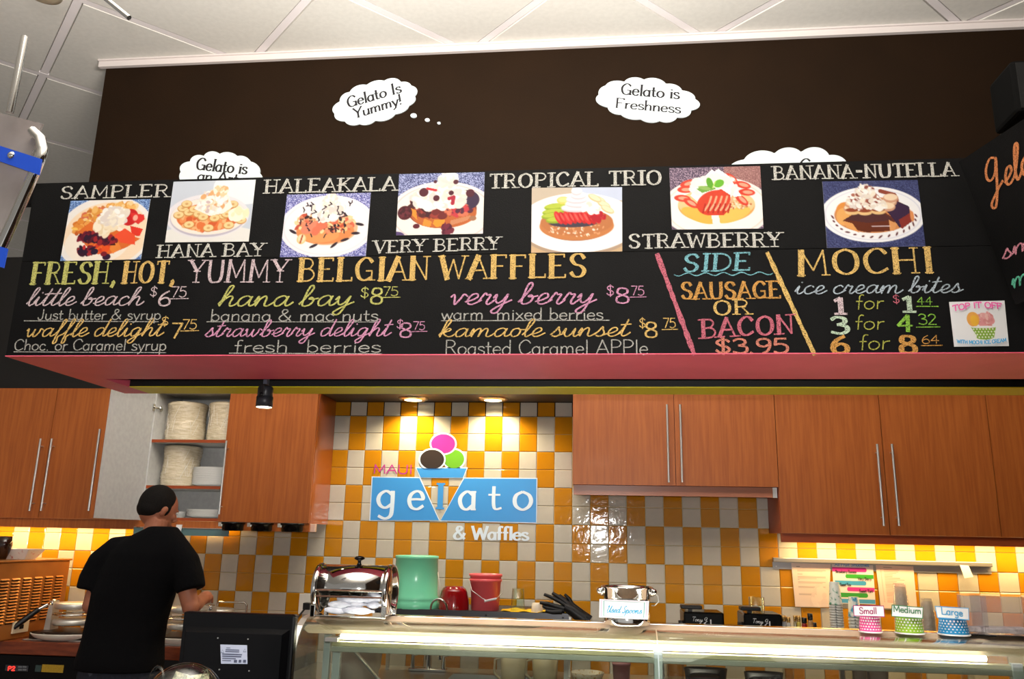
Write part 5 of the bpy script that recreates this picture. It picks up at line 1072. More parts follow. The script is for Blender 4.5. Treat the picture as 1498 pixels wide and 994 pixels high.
# stacks of cups
M_PCUP = mat('printed_cup', srgb(216, 216, 210), .5, noise=(75, srgb(96, 104, 104), (1, 1, 1), .36, .46))
M_PCUPG = mat('printed_cup_top', srgb(222, 224, 214), .5, noise=(40, srgb(80, 150, 116), (1, 1, 1), .38, .48))
def cup_stack(px0, px1, py_top, n, Yw, label, group, m, mtop, hh, step, z0=ZRI, up=False):
    a, b = at(px0, 900, Yw), at(px1, 900, Yw); r = (b.x-a.x)/2; cx = (a.x+b.x)/2; prof = [(r, 0), (r*1.06, .002), (r*1.06, .006), (r*.98, .008), (r*.76, hh), (0, hh), (0, hh-.002), (r*.72, hh-.002), (r*.94, .008), (r*.94, 0)]
    o = MB().lathe(prof, (cx, Yw, z0+.0006), 24).build('paper_cup', m); tag(o, label+', lowest', 'cup', group)
    for i in range(1, n):
        c = o.copy(); COL.objects.link(c); c.location = o.location+Vector((0, 0, step*i))
        if i == n-1: c.data = o.data.copy(); c.data.materials[0] = mtop
        c['label'] = label+', '+nth(i, n)
zt1 = at(1223, 852, 4.62).z
cup_stack(1214, 1233, 852, 16, 4.62, 'printed paper cup in the tall stack below the recipes', 'paper cups in the tall stack', M_PCUP, M_PCUPG, .115, (zt1-ZRI-.115)/15)
zt2 = at(1250, 874, 4.62).z
cup_stack(1241, 1260, 874, 9, 4.62, 'printed paper cup in the stack behind the Small sign', 'paper cups in the short stack', M_PCUP, mat('printed_cup_blue', srgb(222, 224, 214), .5, noise=(30, srgb(60, 150, 180), (1, 1, 1), .4, .5)), .10, (zt2-ZRI-.10)/8)
M_CLR = mat('clear_plastic', srgb(206, 196, 180), .15, spec=.8, alpha=.22)
zt3 = at(1318, 854, 4.62).z
cup_stack(1308, 1331, 854, 12, 4.62, 'clear plastic cup in the stack behind Medium', 'clear cups behind the medium sign', M_CLR, M_CLR, .12, (zt3-ZRI-.12)/11)
zt4 = at(1355, 876, 4.5).z
cup_stack(1347, 1368, 876, 12, 4.5, 'clear plastic cup in the stack between Medium and Large', 'clear cups between the signs', M_CLR, M_CLR, .09, (zt4-ZRI-.09)/11)
# ------------------------------------------------------------------ order rail and papers on the tiles
YR_ = D-.002
ra_, rb_ = at(1131, 816, YR_-.03), at(1452, 823, YR_-.03)
orl = thing('order_rail', ((ra_.x+rb_.x)/2, YR_-.02, ra_.z-.05), 'long aluminium ticket rail on the tiles under the right cabinet', 'rail')
MB().box((ra_.x, YR_-.032, ra_.z-.026), (rb_.x, YR_-.0042, ra_.z), .004).build('rail_profile', mat('aluminium', srgb(158, 156, 156), .4, .7), orl)
MB().box((ra_.x, YR_-.004, ra_.z-.065), (rb_.x, YR_, ra_.z-.0262)).build('back_plate', mat('grey_alu', srgb(170, 170, 176), .45, .5), orl)
for xx in (ra_.x+.02, rb_.x-.02): MB().tube([(xx, YR_-.0042, ra_.z-.05), (xx, YR_-.006, ra_.z-.05)], .004, 8).build('screw', M_STEEL, orl)
PRINT_K = .85
def sheet(corners, P, label, group): return photo_print('recipe_sheet', corners, P, label, Y=YR_-.0065, group=group)
p = Paint((236, 214, 204))
rg = np.random.RandomState(4)
def textblock(P, x0, x1, y, n, col, dy=.03):
    for i in range(n):
        P.line([(x0, y+i*dy), (x0+(x1-x0)*(1 if i < n-1 else rg.uniform(.4, .9)), y+i*dy)], .0045, col)
for y, n in ((.16, 2), (.30, 3), (.43, 2), (.54, 2), (.70, 2)): textblock(p, .14, .88, y, n, (176, 160, 156), .024)
textblock(p, .12, .3, .08, 1, (90, 80, 80)); textblock(p, .14, .28, .25, 1, (150, 136, 130)); textblock(p, .14, .24, .38, 1, (150, 136, 130)); p.blobs(.7, .75, .3, .2, 12, .10, [(232, 210, 202), (240, 220, 210)])
o = sheet([(1157.5, 824), (1215, 826), (1213, 889), (1163.5, 888)], p, 'white typed sheet hanging from the left part of the ticket rail', 'papers on the ticket rail'); o['category'] = 'paper'
p = Paint((232, 222, 226))
bars = [(.10, .85, .13, (206, 60, 160), 0), (.30, 1.0, .30, (60, 160, 60), 1), (.14, .82, .47, (70, 160, 214), 0), (.32, 1.0, .63, (200, 60, 156), 1), (.10, .84, .78, (60, 156, 70), 0), (.10, 1.0, .93, (80, 160, 214), 1)]
for x0, x1, y, c_, s_ in bars:
    p.poly([(x0+(.05 if s_ else -.1), y-.055), (x1-(0 if s_ else .05), y-.055), (x1-(0 if s_ else .05), y+.055), (x0+(.05 if s_ else -.1), y+.055)], c_)
    p.ell((x0+.05) if s_ else (x1-.05), y, .04, .055, c_)
o = sheet([(1217, 826), (1277, 827.5), (1281, 885), (1221, 883)], p, 'colourful smoothie chart with pink, green and blue bars behind the tall cup stack', 'papers on the ticket rail'); o['category'] = 'paper'
def tiny(txt, x0, y0, x1, y1, h, m_, **kw):
    m = MB(); a, b = at(x0, y0, YR_-.0090), at(x1, y1, YR_-.0090); lettering(m, txt, a, b, h/1200*5.1, UP, FRONT, **kw); q_ = m.build('lettering', m_, o)
tiny('All Fruit Smoothies', 1221, 828.5, 1271, 829.5, 4.6, mat('blue_marker', srgb(60, 130, 200), .6), w=.14, slant=.2)
for txt, x0, x1, y in (('Strawberry Banana', 1222, 1253, 838.5), ('Very Berry', 1255, 1275, 849), ('Sweet Trio', 1229, 1245, 857.5), ('Sweet Tart', 1257, 1277, 867)): tiny(txt, x0, y, x1, y+.4, 3.6, M_INK, w=.17)
p = Paint((240, 212, 204))
textblock(p, .20, .62, .05, 1, (90, 80, 80)); [textblock(p, .20, .20+rg.uniform(.4, .68), .11+i*.037, 1, (226, 140, 130)) for i in range(21)]
for i in range(21): p.ell(.12, .11+i*.037, .010, .008, (200, 120, 120))
o = sheet([(1281, 827), (1336, 829), (1342, 893), (1289, 890)], p, 'sheet with a list in red type, rightmost of the three papers on the ticket rail', 'papers on the ticket rail'); o['category'] = 'paper'
sl = [at(*q, YR_-.034) for q in ((1404, 827), (1417, 828), (1424, 844.5), (1411, 846.5))]
solo('order_slip', MB().slab(sl, .0008, (0, 1, 0)), M_PAPER, 'small blank slip stuck under the right end of the ticket rail', 'paper')
# ================================================================== glass display case in front
ZD = 1.289; DX0, DX1 = -.967, 1.47; YDB = 2.88
PROF = [(2.845, ZD), (2.775, ZD-.001), (2.735, ZD-.008), (2.70, ZD-.026), (2.672, ZD-.054), (2.652, ZD-.09), (2.636, ZD-.135), (2.62, 1.09), (2.60, .98), (2.588, .88), (2.58, .80)]
dc = thing('display_case', ((DX0+DX1)/2, 2.75, 0), 'long curved glass display case with chrome edges and a lit tube along its top', 'display case')
M_CG = clearglass('case_glass', (.80, .83, .79, 1), .0)
M_EDGE = mat('green_glass_edge', srgb(150, 190, 182), .2)
XP = at(963, 960, 2.66).x
XP2 = at(1487, 960, 2.66).x
def glass_sheet(x0, x1, prof, name):
    m = MB(); a = [Vector((x0, y, z)) for y, z in prof]; b = [Vector((x1, y, z)) for y, z in prof]
    m.add([p for q in zip(a, b) for p in q], [(2*i, 2*i+1, 2*i+3, 2*i+2) for i in range(len(prof)-1)], True)
    o = m.build(name, M_CG, dc); s_ = o.modifiers.new('t', 'SOLIDIFY'); s_.thickness = .005; s_.offset = 0; return o
PG = PROF[2:]
glass_sheet(DX0+.012, XP-.002, PG, 'curved_glass'); glass_sheet(XP+.002, DX1-.012, PG, 'curved_glass')
# chrome top rail at the back and thin trim lines
MB().box((DX0-.002, 2.852, ZD-.016), (DX1, YDB+.02, ZD+.001), .003).build('top_rail', M_CHROME, dc)
MB().tube([(DX0, 2.846, ZD-.002), (DX1, 2.846, ZD-.002)], .004, 8).build('rail_bead', M_CHROME, dc)
# end panels of glass with curved metal edge
for xx, s in ((DX0, 1), (DX1, -1)):
    pr = PROF+[(YDB, .80), (YDB, ZD-.02)]
    m = MB(); m.add([Vector((xx+s*.004, y, z)) for y, z in pr], [tuple(range(len(pr)))], False); o = m.build('end_glass', M_CG, dc); q_ = o.modifiers.new('t', 'SOLIDIFY'); q_.thickness = .005; q_.offset = 0
    m = MB(); rings = []
    for i, (y, z) in enumerate(PROF):
        j = min(i+1, len(PROF)-1); k = max(i-1, 0); d = Vector((0, PROF[j][0]-PROF[k][0], PROF[j][1]-PROF[k][1])).normalized(); nn = Vector((0, d.z, -d.y)) * -1
        c = Vector((xx, y, z))+nn*.002
        rings.append([c+Vector((-.010, 0, 0))-nn*.004, c+Vector((.010, 0, 0))-nn*.004, c+Vector((.010, 0, 0))+nn*.006, c+Vector((-.010, 0, 0))+nn*.006])
    m.loft(rings, smooth=False); m.build('edge_strip', M_STEEL, dc)
# uprights
M_POST = mat('pale_aluminium', srgb(206, 220, 222), .35, .25)
for xx, y0, w in ((DX0+.065, 2.79, .022), (DX0+.115, 2.74, .026), (XP, 2.66, .026), (XP2, 2.66, .03)):
    MB().box((xx-w/2, y0, .80), (xx+w/2, y0+.02, ZD-.06), .002).build('upright', M_POST, dc)
# opaque top with beige ceiling reflection put into its colour; tube and front frame
MB().hexa([(DX0+.03, 2.70, ZD-.046), (DX1-.03, 2.70, ZD-.046), (DX1-.012, 2.845, ZD-.016), (DX0+.012, 2.845, ZD-.016), (DX0+.012, 2.705, ZD-.034), (DX1-.012, 2.705, ZD-.034), (DX1-.012, 2.845, ZD), (DX0+.012, 2.845, ZD)]).build('case_top', mat('top_beige_reflection', srgb(216, 194, 168), .22, spec=.3, noise=(3, srgb(200, 176, 150), (1, 1, 1))), dc)
xt0, xt1 = at(500, 925, 2.69).x, at(1440, 955, 2.69).x
MB().tube([(xt0, 2.684, ZD-.052), (xt1, 2.684, ZD-.052)], .0085, 14).build('lamp_tube', mat('tube_glow', srgb(255, 252, 236), .5, emit=(1, .97, .86, 1), es=4.5), dc)
MB().box((DX0+.12, 2.668, ZD-.079), (DX1-.02, 2.70, ZD-.066), .002).build('frame_rail', mat('cream_rail', srgb(214, 206, 166), .35, .2), dc)
MB().box((DX0+.12, 2.664, ZD-.096), (DX1-.02, 2.69, ZD-.0795), .002).build('frame_rail', mat('grey_rail', srgb(168, 172, 162), .35, .3), dc)
MB().box((DX0+.1, 2.66, ZD-.0655), (DX0+.14, 2.71, ZD-.054)).box((DX1-.04, 2.66, ZD-.0655), (DX1-.02, 2.71, ZD-.054)).build('rail_bracket', M_STEEL, dc)
MB().box((DX0-.01, 2.50, 0), (DX1, YDB+.02, .797), .006).build('base_cabinet', mat('case_base', srgb(50, 46, 42), .4), dc)
MB().box((DX0+.02, 2.60, .798), (DX1-.02, YDB, .806)).build('deck', mat('deck_grey', srgb(120, 118, 112), .4), dc)
MB().tube([at(505, 936, 2.80), at(553, 994, 2.72), at(560, 1003, 2.71)], .006, 8).build('gas_strut', M_STEEL, dc)
light('case_lamp_up', 'AREA', ((xt0+xt1)/2, 2.684, ZD-.041), 3, (1, .95, .84), xt1-xt0, .02, target=((xt0+xt1)/2, 2.75, 4))
light('case_lamp', 'AREA', ((xt0+xt1)/2, 2.684, ZD-.064), 1.6, (1, .97, .86), xt1-xt0, .02, target=((xt0+xt1)/2, 2.70, 0))
# ------------------------------------------------------------------ things seen through the glass on the steel counter
def on_counter(px0, px1, py, Y):
    a, b = at(px0, py, Y), at(px1, py, Y); return Vector(((a.x+b.x)/2, Y, ZS+.0006)), (b.x-a.x)/2, at((px0+px1)/2, py, Y).z-ZS
c, r, h = on_counter(497, 562, 930, 4.58)
M_FOG = mat('milky_plastic', srgb(224, 220, 206), .4, coat=.3)
t = thing('white_tub', c, 'large white plastic tub left of the faucet, seen through the display glass', 'tub')
MB().lathe([(0, 0), (r*.80, 0), (r*.84, h*.25), (r*.88, h*.27), (r*.97, h*.85), (r*1.02, h*.86), (r*1.02, h), (r*.97, h), (r*.80, .01), (0, .01)], c, 36).build('tub_shell', M_FOG, t)
M_JUG = mat('cloudy_jug', srgb(206, 196, 160), .35, coat=.3)
for i, (x0, x1, py) in enumerate(((732, 771, 957), (778, 817, 959))):
    c, r, h = on_counter(x0, x1, py, 4.50)
    t = thing('measuring_jug', c, 'cloudy plastic measuring jug seen through the glass, '+('left of the two' if i == 0 else 'right of the two'), 'jug', 'jugs behind the display glass')
    MB().lathe([(0, 0), (r*.84, 0), (r, h), (r*.96, h), (r*.8, .006), (0, .006)], c, 32).build('jug_body', M_JUG, t)
    MB().tube([c+Vector((-r*.95, -.01, h*.88)), c+Vector((-r*1.35, -.02, h*.82)), c+Vector((-r*1.4, -.02, h*.45)), c+Vector((-r*.88, -.01, h*.25))], .007, 8).build('handle', M_JUG, t)
c, r, h = on_counter(835, 884, 984, 4.46)
t = thing('paper_bowl', c, 'shallow patterned paper bowl seen through the display glass', 'bowl')
h = max(h, .03)
MB().lathe([(0, 0), (r*.5, 0), (r*.9, h*.8), (r, h), (r*.97, h), (r*.48, .003), (0, .003)], c, 36).build('bowl_shell', mat('patterned_rim', srgb(228, 218, 196), .5, noise=(55, srgb(190, 150, 70), (1, 1, 1), .36, .46)), t)
c, r, h = on_counter(896, 922, 970, 4.62)
solo('pink_tub', MB().lathe([(0, 0), (r*.9, 0), (r, h*.9), (r*1.04, h*.9), (r*1.04, h), (0, h)], c, 30), mat('mauve_plastic', srgb(170, 120, 130), .4), 'round mauve lidded tub seen through the glass left of the middle post', 'tub')
a, b = at(905, 984, 4.44), at(946, 990, 4.44)
a.z = ZS+.0006
solo('napkin_box', MB().box((a.x, 4.44, ZS+.0006), (b.x, 4.54, ZS+.05), .002), mat('dusty_pink', srgb(200, 140, 120), .6), 'small dusty pink box in front of the mauve tub behind the glass', 'box')
M_DG = mat('dark_gloss', srgb(30, 26, 22), .15, coat=.5)
for i, (x0, x1, py, lab) in enumerate(((1000, 1064, 978, 'wide dark tray behind the right glass pane, left end'), (1088, 1146, 984, 'dark oval tray behind the right glass pane, beside the clear canisters'))):
    c, r, h = on_counter(x0, x1, py, 4.42); h = max(h, .03)
    solo('dark_tray', MB().lathe([(0, 0), (r*.8, 0), (r, h), (r*.97, h), (r*.78, .005), (0, .005)], c, 36, sy=.45), M_DG, lab, 'tray', 'dark trays behind the glass')
M_CAN = clearglass('canister_plastic', (.86, .86, .82, 1), .02)
for i, (x0, x1, py, m_, lab) in enumerate(((976, 1000, 962, M_CAN, 'clear canister just right of the middle post'), (1143, 1160, 956, M_CAN, 'slim clear canister behind the dark trays'), (1226, 1248, 958, M_CAN, 'clear canister below the Small sign'), (1246, 1266, 975, M_FOG, 'small white tub below the Small sign, behind glass'), (1271, 1298, 970, M_FOG, 'larger white tub below the gap between Small and Medium'), (1322, 1346, 962, M_CAN, 'clear canister below the Medium sign'), (1404, 1424, 968, M_CAN, 'clear canister behind the right end of the glass'))):
    c, r, h = on_counter(x0, x1, py, 4.40+.03*(i % 2))
    solo('canister', MB().lathe([(0, 0), (r*.92, 0), (r, h*.96), (r*1.05, h*.96), (r*1.05, h), (0, h)], c, 26), m_, lab, 'canister', 'canisters behind the glass')
c = at(1187, 987, 4.42)
solo('red_spoon', MB().ball((c.x, 4.42, ZS+.03), .018, .008, .028, rot=Matrix.Rotation(.5, 3, 'Y')).tube([(c.x-.01, 4.42, ZS+.05), (c.x-.03, 4.43, ZS+.09)], .004), mat('red_plastic', srgb(220, 40, 40), .3), 'bright red plastic spoon standing behind the right glass pane', 'spoon')
# ------------------------------------------------------------------ things standing on the display case
YT = 2.800; ZT_ = ZD+.0006
# cups with size cards
def size_cup(px0, px1, pyt, pyb, col, word, card, edge, wx, wcol, label, cx_):
    a, b = at(px0, pyb, YT), at(px1, pyb, YT); r = (b.x-a.x)/2; h = at(px0, pyt, YT).z-at(px0, pyb, YT).z; c = Vector(((a.x+b.x)/2, YT, ZT_))
    t = thing('size_sample_cup', c, label, 'cup', 'sample cups upside down on the display case')
    h = min(h, .06)
    MB().lathe([(r*1.0, 0), (r*1.04, .001), (r*1.04, .004), (r*.99, .0045)], c, 40).build('rim', M_PAPER, t)
    rr = lambda z: r*(.97-.14*z/h)
    MB().lathe([(rr(0), .0045), (rr(h), h), (0, h)], c, 40).build('cup_wall', mat('cup_'+word.lower(), srgb(*col), .35, coat=.2), t)
    m = MB(); nr = 5; n = 24
    for k in range(nr):
        z = .006+(h-.009)*(k+.5)/nr
        for q in range(n):
            a_ = 2*math.pi*(q+(k % 2)*.5)/n; R = rr(z)+.0004; ds = .0027
            e = Vector((-math.sin(a_), math.cos(a_), 0)); o_ = Vector((math.cos(a_)*R, math.sin(a_)*R, z)); u2 = Vector((-.0*math.cos(a_), 0, 1))
            m.add([c+o_+e*ds*math.cos(v*.785)+u2*ds*math.sin(v*.785) for v in range(8)], [tuple(range(8))], False)
    o = m.build('white_dots', M_PAPER, t); o['kind'] = 'stuff'
    (x0, y0), (x1, y1), (x2, y2), (x3, y3) = card
    q = [at(x, y, YT-r-.006) for x, y in card]; ctr = sum(q, Vector())/4
    qe = [ctr+(p_-ctr)*1.0 for p_ in q]; qi = [ctr+Vector(((p_-ctr).x*.955, 0, (p_-ctr).z*.86)) for p_ in q]
    cd = MB().slab(qe, .0012, (0, 1, 0)).build('size_card', mat('card_edge_'+word.lower(), srgb(*edge), .6), t)
    MB().slab([p_+Vector((0, -.0006, 0)) for p_ in qi], .0005, (0, 1, 0)).build('card_face', M_PAPER, cd)
    m = MB(); y_ = YT-r-.0072; lettering(m, word, at(wx[0], wx[1], y_), at(wx[2], wx[3], y_), wx[4]/430., UP, FRONT, w=.13, contrast=.15, off=.0003); m.build('lettering', mat('word_'+word.lower(), srgb(*wcol), .6), cd)
    return t
size_cup(1257, 1290, 901, 926, (232, 70, 150), 'Small', [(1248, 886), (1293, 886.5), (1294.5, 903.5), (1249, 902)], (160, 40, 100), (1257, 898.5, 1283, 898.7, 8), (150, 40, 96), 'pink white-dotted cup upside down under a card reading Small', 0)
size_cup(1310, 1352, 903, 928, (140, 184, 40), 'Medium', [(1304.5, 885), (1350.5, 889), (1350, 906), (1304, 902.5)], (60, 120, 80), (1307, 895.5, 1348, 899, 8), (60, 116, 80), 'green white-dotted cup upside down under a card reading Medium', 0)
size_cup(1373, 1418, 905, 929.5, (24, 134, 196), 'Large', [(1367.5, 887), (1417, 890), (1418, 908), (1371, 904.5)], (90, 160, 210), (1377, 899, 1409, 902.5, 9), (70, 150, 200), 'blue white-dotted cup upside down under a card reading Large', 0)
# square acrylic bins
M_ACR = mat('acrylic', srgb(170, 166, 172), .12, spec=.8, alpha=.2)
for i, (x0, x1, y0, yb, Y, d, lab) in enumerate(((1415, 1442, 874, 929, 2.80, .05, 'narrow clear acrylic bin right of the Large cup'), (1443, 1512, 879, 934, 2.775, .09, 'wide clear acrylic bin with frosted contents at the right edge of the display case'))):
    a, b = at(x0, yb, Y), at(x1, y0, Y); w = b.x-a.x; h = b.z-a.z
    t = thing('acrylic_bin', ((a.x+b.x)/2, Y+d/2, ZT_), lab, 'bin', 'clear bins on the display case')
    m = MB()
    for bx in (((a.x, Y, 0), (b.x, Y+.003, h)), ((a.x, Y+d-.003, 0), (b.x, Y+d, h)), ((a.x, Y+.003, 0), (a.x+.003, Y+d-.003, h)), ((b.x-.003, Y+.003, 0), (b.x, Y+d-.003, h)), ((a.x+.003, Y+.003, 0), (b.x-.003, Y+d-.003, .004))):
        m.box(Vector(bx[0])+Vector((0, 0, ZT_+.004)), Vector(bx[1])+Vector((0, 0, ZT_+.004)))
    m.build('bin_wall', M_ACR, t)
    MB().box((a.x-.002, Y-.002, ZT_+h+.0045), (b.x+.002, Y+d+.002, ZT_+h+.0075), .001).build('lid', clearglass('lid_plastic', (.94, .94, .95, 1), .1), t)
    MB().box((a.x+.006, Y+.006, ZT_+.009), (b.x-.006, Y+d-.006, ZT_+h*.22), .004).build('contents', mat('frosted_contents', srgb(206, 200, 204), .6, noise=(60, srgb(150, 140, 146), (1, 1, 1))), t)
    for s_ in (a.x+.01, b.x-.03): MB().box((s_, Y-.0, ZT_), (s_+.02, Y+d, ZT_+.0038)).build('foot', M_BLACK, t)
# steel bucket for used spoons
YK_ = 2.80; a, b = at(884, 916, YK_), at(951, 916, YK_); r = (b.x-a.x)/2; c = Vector(((a.x+b.x)/2, YK_, ZT_)); h = at(918, 858, YK_).z-ZT_
t = thing('steel_bucket', c, 'polished steel bucket with a card reading Used Spoons on the display case', 'bucket')
MB().lathe([(0, .0), (r*.98, 0), (r*1.0, .004), (r*1.0, .036), (r*.955, .040), (r*.955, .044), (r*.985, h*.62), (r*1.04, h*.66), (r*1.0, h*.69), (r*1.03, h*.72), (r*1.08, h*.93), (r*1.13, h*.96), (r*1.14, h*.99), (r*1.10, h), (r*1.06, h*.97), (r*.92, .01), (0, .01)], c, 56).build('bucket_shell', M_CHROME, t)
for s_ in (-1, 1): MB().ball(c+Vector((s_*r*1.18, -.005, h*.86)), .011, seg=14, rings=8).lathe([(0, -.005), (.015, -.004), (.015, .004), (0, .005)], c+Vector((s_*r*1.10, -.005, h*.86)), 16, 'X').build('handle_knob', M_CHROME, t)
MB().tube([c+Vector((r*1.2, -.005, h*.86)), c+Vector((r*1.36, -.01, h*.76)), c+Vector((r*1.38, -.012, h*.62)), c+Vector((r*1.22, -.01, h*.52)), c+Vector((r*1.10, .01, h*.50))], .0018, 6).build('wire_handle', M_STEEL, t)
yy = YK_-r*1.03-.003; q = [at(x, y, yy) for x, y in ((877, 877), (949.5, 880), (948, 907), (876.5, 903.5))]; ctr = sum(q, Vector())/4
cd = tag(MB().slab(q, .0012, (0, 1, 0)).build('label_card', M_PAPER, t), 'white card with blue script')
def frame_ring(k0, k1, m_, nm, dy):
    o1 = [ctr+(p_-ctr)*k0+Vector((0, -dy, 0)) for p_ in q]; i1 = [ctr+(p_-ctr)*k1+Vector((0, -dy, 0)) for p_ in q]
    MB().add(o1+i1, [(j, (j+1) % 4, 4+(j+1) % 4, 4+j) for j in range(4)], False).build(nm, m_, cd)
frame_ring(.93, .90, mat('mauve_line', srgb(180, 150, 180), .6), 'card_border', .0004); frame_ring(.84, .80, mat('teal_line', srgb(110, 160, 156), .6), 'card_border', .0004)
m = MB(); lettering(m, 'Used Spoons', at(886, 896.5, yy-.0006), at(938, 898.5, yy-.0006), .021, UP, FRONT, w=.075, contrast=.5, cursive=True, slant=.4, off=.0004); m.build('lettering', mat('teal_script_ink', srgb(40, 150, 190), .6), cd)
# roll-top napkin dispenser
YN = 2.80; a, b = at(463, 895, YN), at(572, 898, YN); zt = at(517, 825, YN).z; r = (zt-ZT_)/2*1.0; c = Vector((a.x, YN+.01, ZT_+r)); wd = b.x-a.x
t = thing('roll_top_dispenser', ((a.x+b.x)/2, YN+.01, ZT_), 'chrome roll-top dispenser with a black knob at the left end of the display case', 'dispenser')
A0, A1 = math.radians(-28), math.radians(205)      # shell covers top and back: angle measured from -Y (front) upwards
def arc_shell(x0, x1, r0, r1, a0, a1, name, m_):
    m = MB(); N = 30; vs = []
    for i in range(N+1):
        a_ = a0+(a1-a0)*i/N; y, z = -math.cos(a_), math.sin(a_)
        for (x, rr_) in ((x0, r1), (x1, r1), (x1, r0), (x0, r0)): vs.append(c+Vector((x, y*rr_, z*rr_)))
    fs = [(4*i+k, 4*i+(k+1) % 4, 4*(i+1)+(k+1) % 4, 4*(i+1)+k) for i in range(N) for k in range(4)]+[(3, 2, 1, 0), (4*N, 4*N+1, 4*N+2, 4*N+3)]
    m.add(vs, fs, True); o = m.build(name, m_, t); return o
arc_shell(.012, wd-.012, r*.93, r*.955, math.radians(-2), A1, 'roll_lid', M_CHROME)
arc_shell(0, .016, r*.90, r*1.0, A0-.6, A1+.5, 'end_band', M_CHROME); arc_shell(wd-.016, wd, r*.90, r*1.0, A0-.6, A1+.5, 'end_band', M_CHROME)
MB().lathe([(0, 0), (r*.93, 0), (r*.93, .003), (0, .003)], c+Vector((.004, 0, 0)), 44, 'X').build('end_disc', M_CHROME, t)
MB().lathe([(0, 0), (r*.93, 0), (r*.93, .003), (0, .003)], c+Vector((wd-.008, 0, 0)), 44, 'X').build('end_disc', M_CHROME, t)
MB().box(c+Vector((.014, -r*.92, -r*.99)), c+Vector((wd-.014, r*.8, -r*.93)), .002).build('base_plate', M_CHROME, t)
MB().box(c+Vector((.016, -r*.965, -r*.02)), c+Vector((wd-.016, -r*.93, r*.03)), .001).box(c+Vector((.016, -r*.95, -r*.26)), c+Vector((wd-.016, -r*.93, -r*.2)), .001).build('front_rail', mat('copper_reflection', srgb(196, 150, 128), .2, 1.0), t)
for s_ in (.006, wd-.012): MB().box(c+Vector((s_-.004, -r*.97, -r*.999)), c+Vector((s_+.012, -r*.84, -r*.55)), .002).box(c+Vector((s_-.004, r*.7, -r*.999)), c+Vector((s_+.012, r*.84, -r*.5)), .002).build('foot', M_CHROME, t)
k_ = c+Vector((wd*.53, -.004, r*.95)); MB().lathe([(0, 0), (.009, 0), (.006, .006), (.006, .014), (.017, .019), (.018, .023), (.012, .028), (0, .030)], k_, 20).build('lid_knob', M_BLKG, t)
# wrapped cutlery showing in the open front
rnd = random.Random(11); wc = thing('wrapped_cutlery', c+Vector((wd/2, -r*.5, -r*.92)), 'pile of white wrapped cutlery lying in the open front of the chrome dispenser', 'cutlery')
M_WRAP = mat('wrap_film', srgb(222, 226, 236), .25, coat=.5, noise=(26, srgb(176, 180, 196), (1, 1, 3)))
for k in range(13):
    x = .03+rnd.random()*(wd-.10); z = -r*.88+.012+(k//4)*.017; ln = .07+.02*rnd.random()
    x1 = min(x+ln, wd-.022); p0 = c+Vector((x, -r*.70-.004*(k % 3)+.01*(k//4), z)); p1 = c+Vector((x1, -r*.68+rnd.uniform(-.01, .01), z+rnd.uniform(-.005, .005)))
    m = MB(); rings = []; d = (p1-p0)
    for i in range(9):
        s_ = i/8; pp = p0+d*s_; w_ = .006+.011*math.sin(math.pi*min(1, s_*1.15))**.7 if s_ < .9 else .006
        rings.append([pp+Vector((0, w_*.8*math.cos(q_*.7854), w_*math.sin(q_*.7854)*.75)) for q_ in range(8)])
    m.loft(rings); m.build('cutlery_packet', M_WRAP, wc)
# ================================================================== cash desk at lower left: screen back and tip jar
ZCD = 1.05
cdk = thing('cash_desk', (-1.35, 2.1, 0), 'dark cash desk left of the display case, only its load in view', 'desk')
MB().box((-1.85, 1.70, ZCD-.03), (-1.0, 2.48, ZCD), .004).build('desk_top', M_BLACK, cdk)
MB().box((-1.82, 1.74, 0), (-1.03, 2.45, ZCD-.0305)).build('desk_body', mat('desk_wood', srgb(80, 44, 24), .5), cdk)
YMN = 2.30; a, b = at(268.5, 895, YMN), at(432, 899, YMN); zb_m = ZCD+.03
mo = thing('computer_screen', ((a.x+b.x)/2, YMN, ZCD), 'back of a black computer screen with a small white rating label', 'screen')
MB().box((a.x, YMN, zb_m), (b.x, YMN+.03, a.z), .006).build('bezel', M_BLKG, mo)
p0, p1 = at(274, 918, YMN-.02), at(424, 922, YMN-.02)
MB().hexa([(a.x+.012, YMN-.0002, zb_m+.01), (b.x-.012, YMN-.0002, zb_m+.01), (b.x-.025, YMN-.022, zb_m+.02), (a.x+.025, YMN-.022, zb_m+.02), (a.x+.012, YMN-.0002, p0.z), (b.x-.012, YMN-.0002, p0.z), (b.x-.025, YMN-.022, p0.z-.012), (a.x+.025, YMN-.022, p0.z-.012)]).build('rear_shell', M_BLKG, mo)
yl = YMN-.0225
q = [at(x, y, yl) for x, y in ((322.5, 943.5), (361.5, 944.5), (362, 972), (323.5, 971.5))]
lbl = tag(MB().slab(q, .0008, (0, -1, 0)).build('rating_label', mat('label_grey', srgb(176, 184, 206), .5), mo), 'small grey white label with fine print')
m = MB(); gy = mat('label_ink', srgb(70, 76, 100), .6)
for k, (x0, x1, y) in enumerate(((331, 337, 948.5), (330, 350, 951.5), (329.5, 350, 954), (325, 354, 958), (325, 353, 961), (325, 345, 964), (325, 338, 967))):
    pa, pb = at(x0, y, yl-.0012), at(x1, y, yl-.0012); m.box(pa+Vector((0, -.0002, -.0006)), pb+Vector((0, 0, .0006)))
for x0, x1, yy_ in ((342, 347, 970), (349, 353, 970), (355.5, 360, 970)): pa, pb = at(x0, yy_, yl-.0012), at(x1, yy_-4, yl-.0012); m.box(pa+Vector((0, -.0002, 0)), Vector((pb.x, pa.y, pb.z)))
m.build('fine_print', gy, lbl)['kind'] = 'stuff'
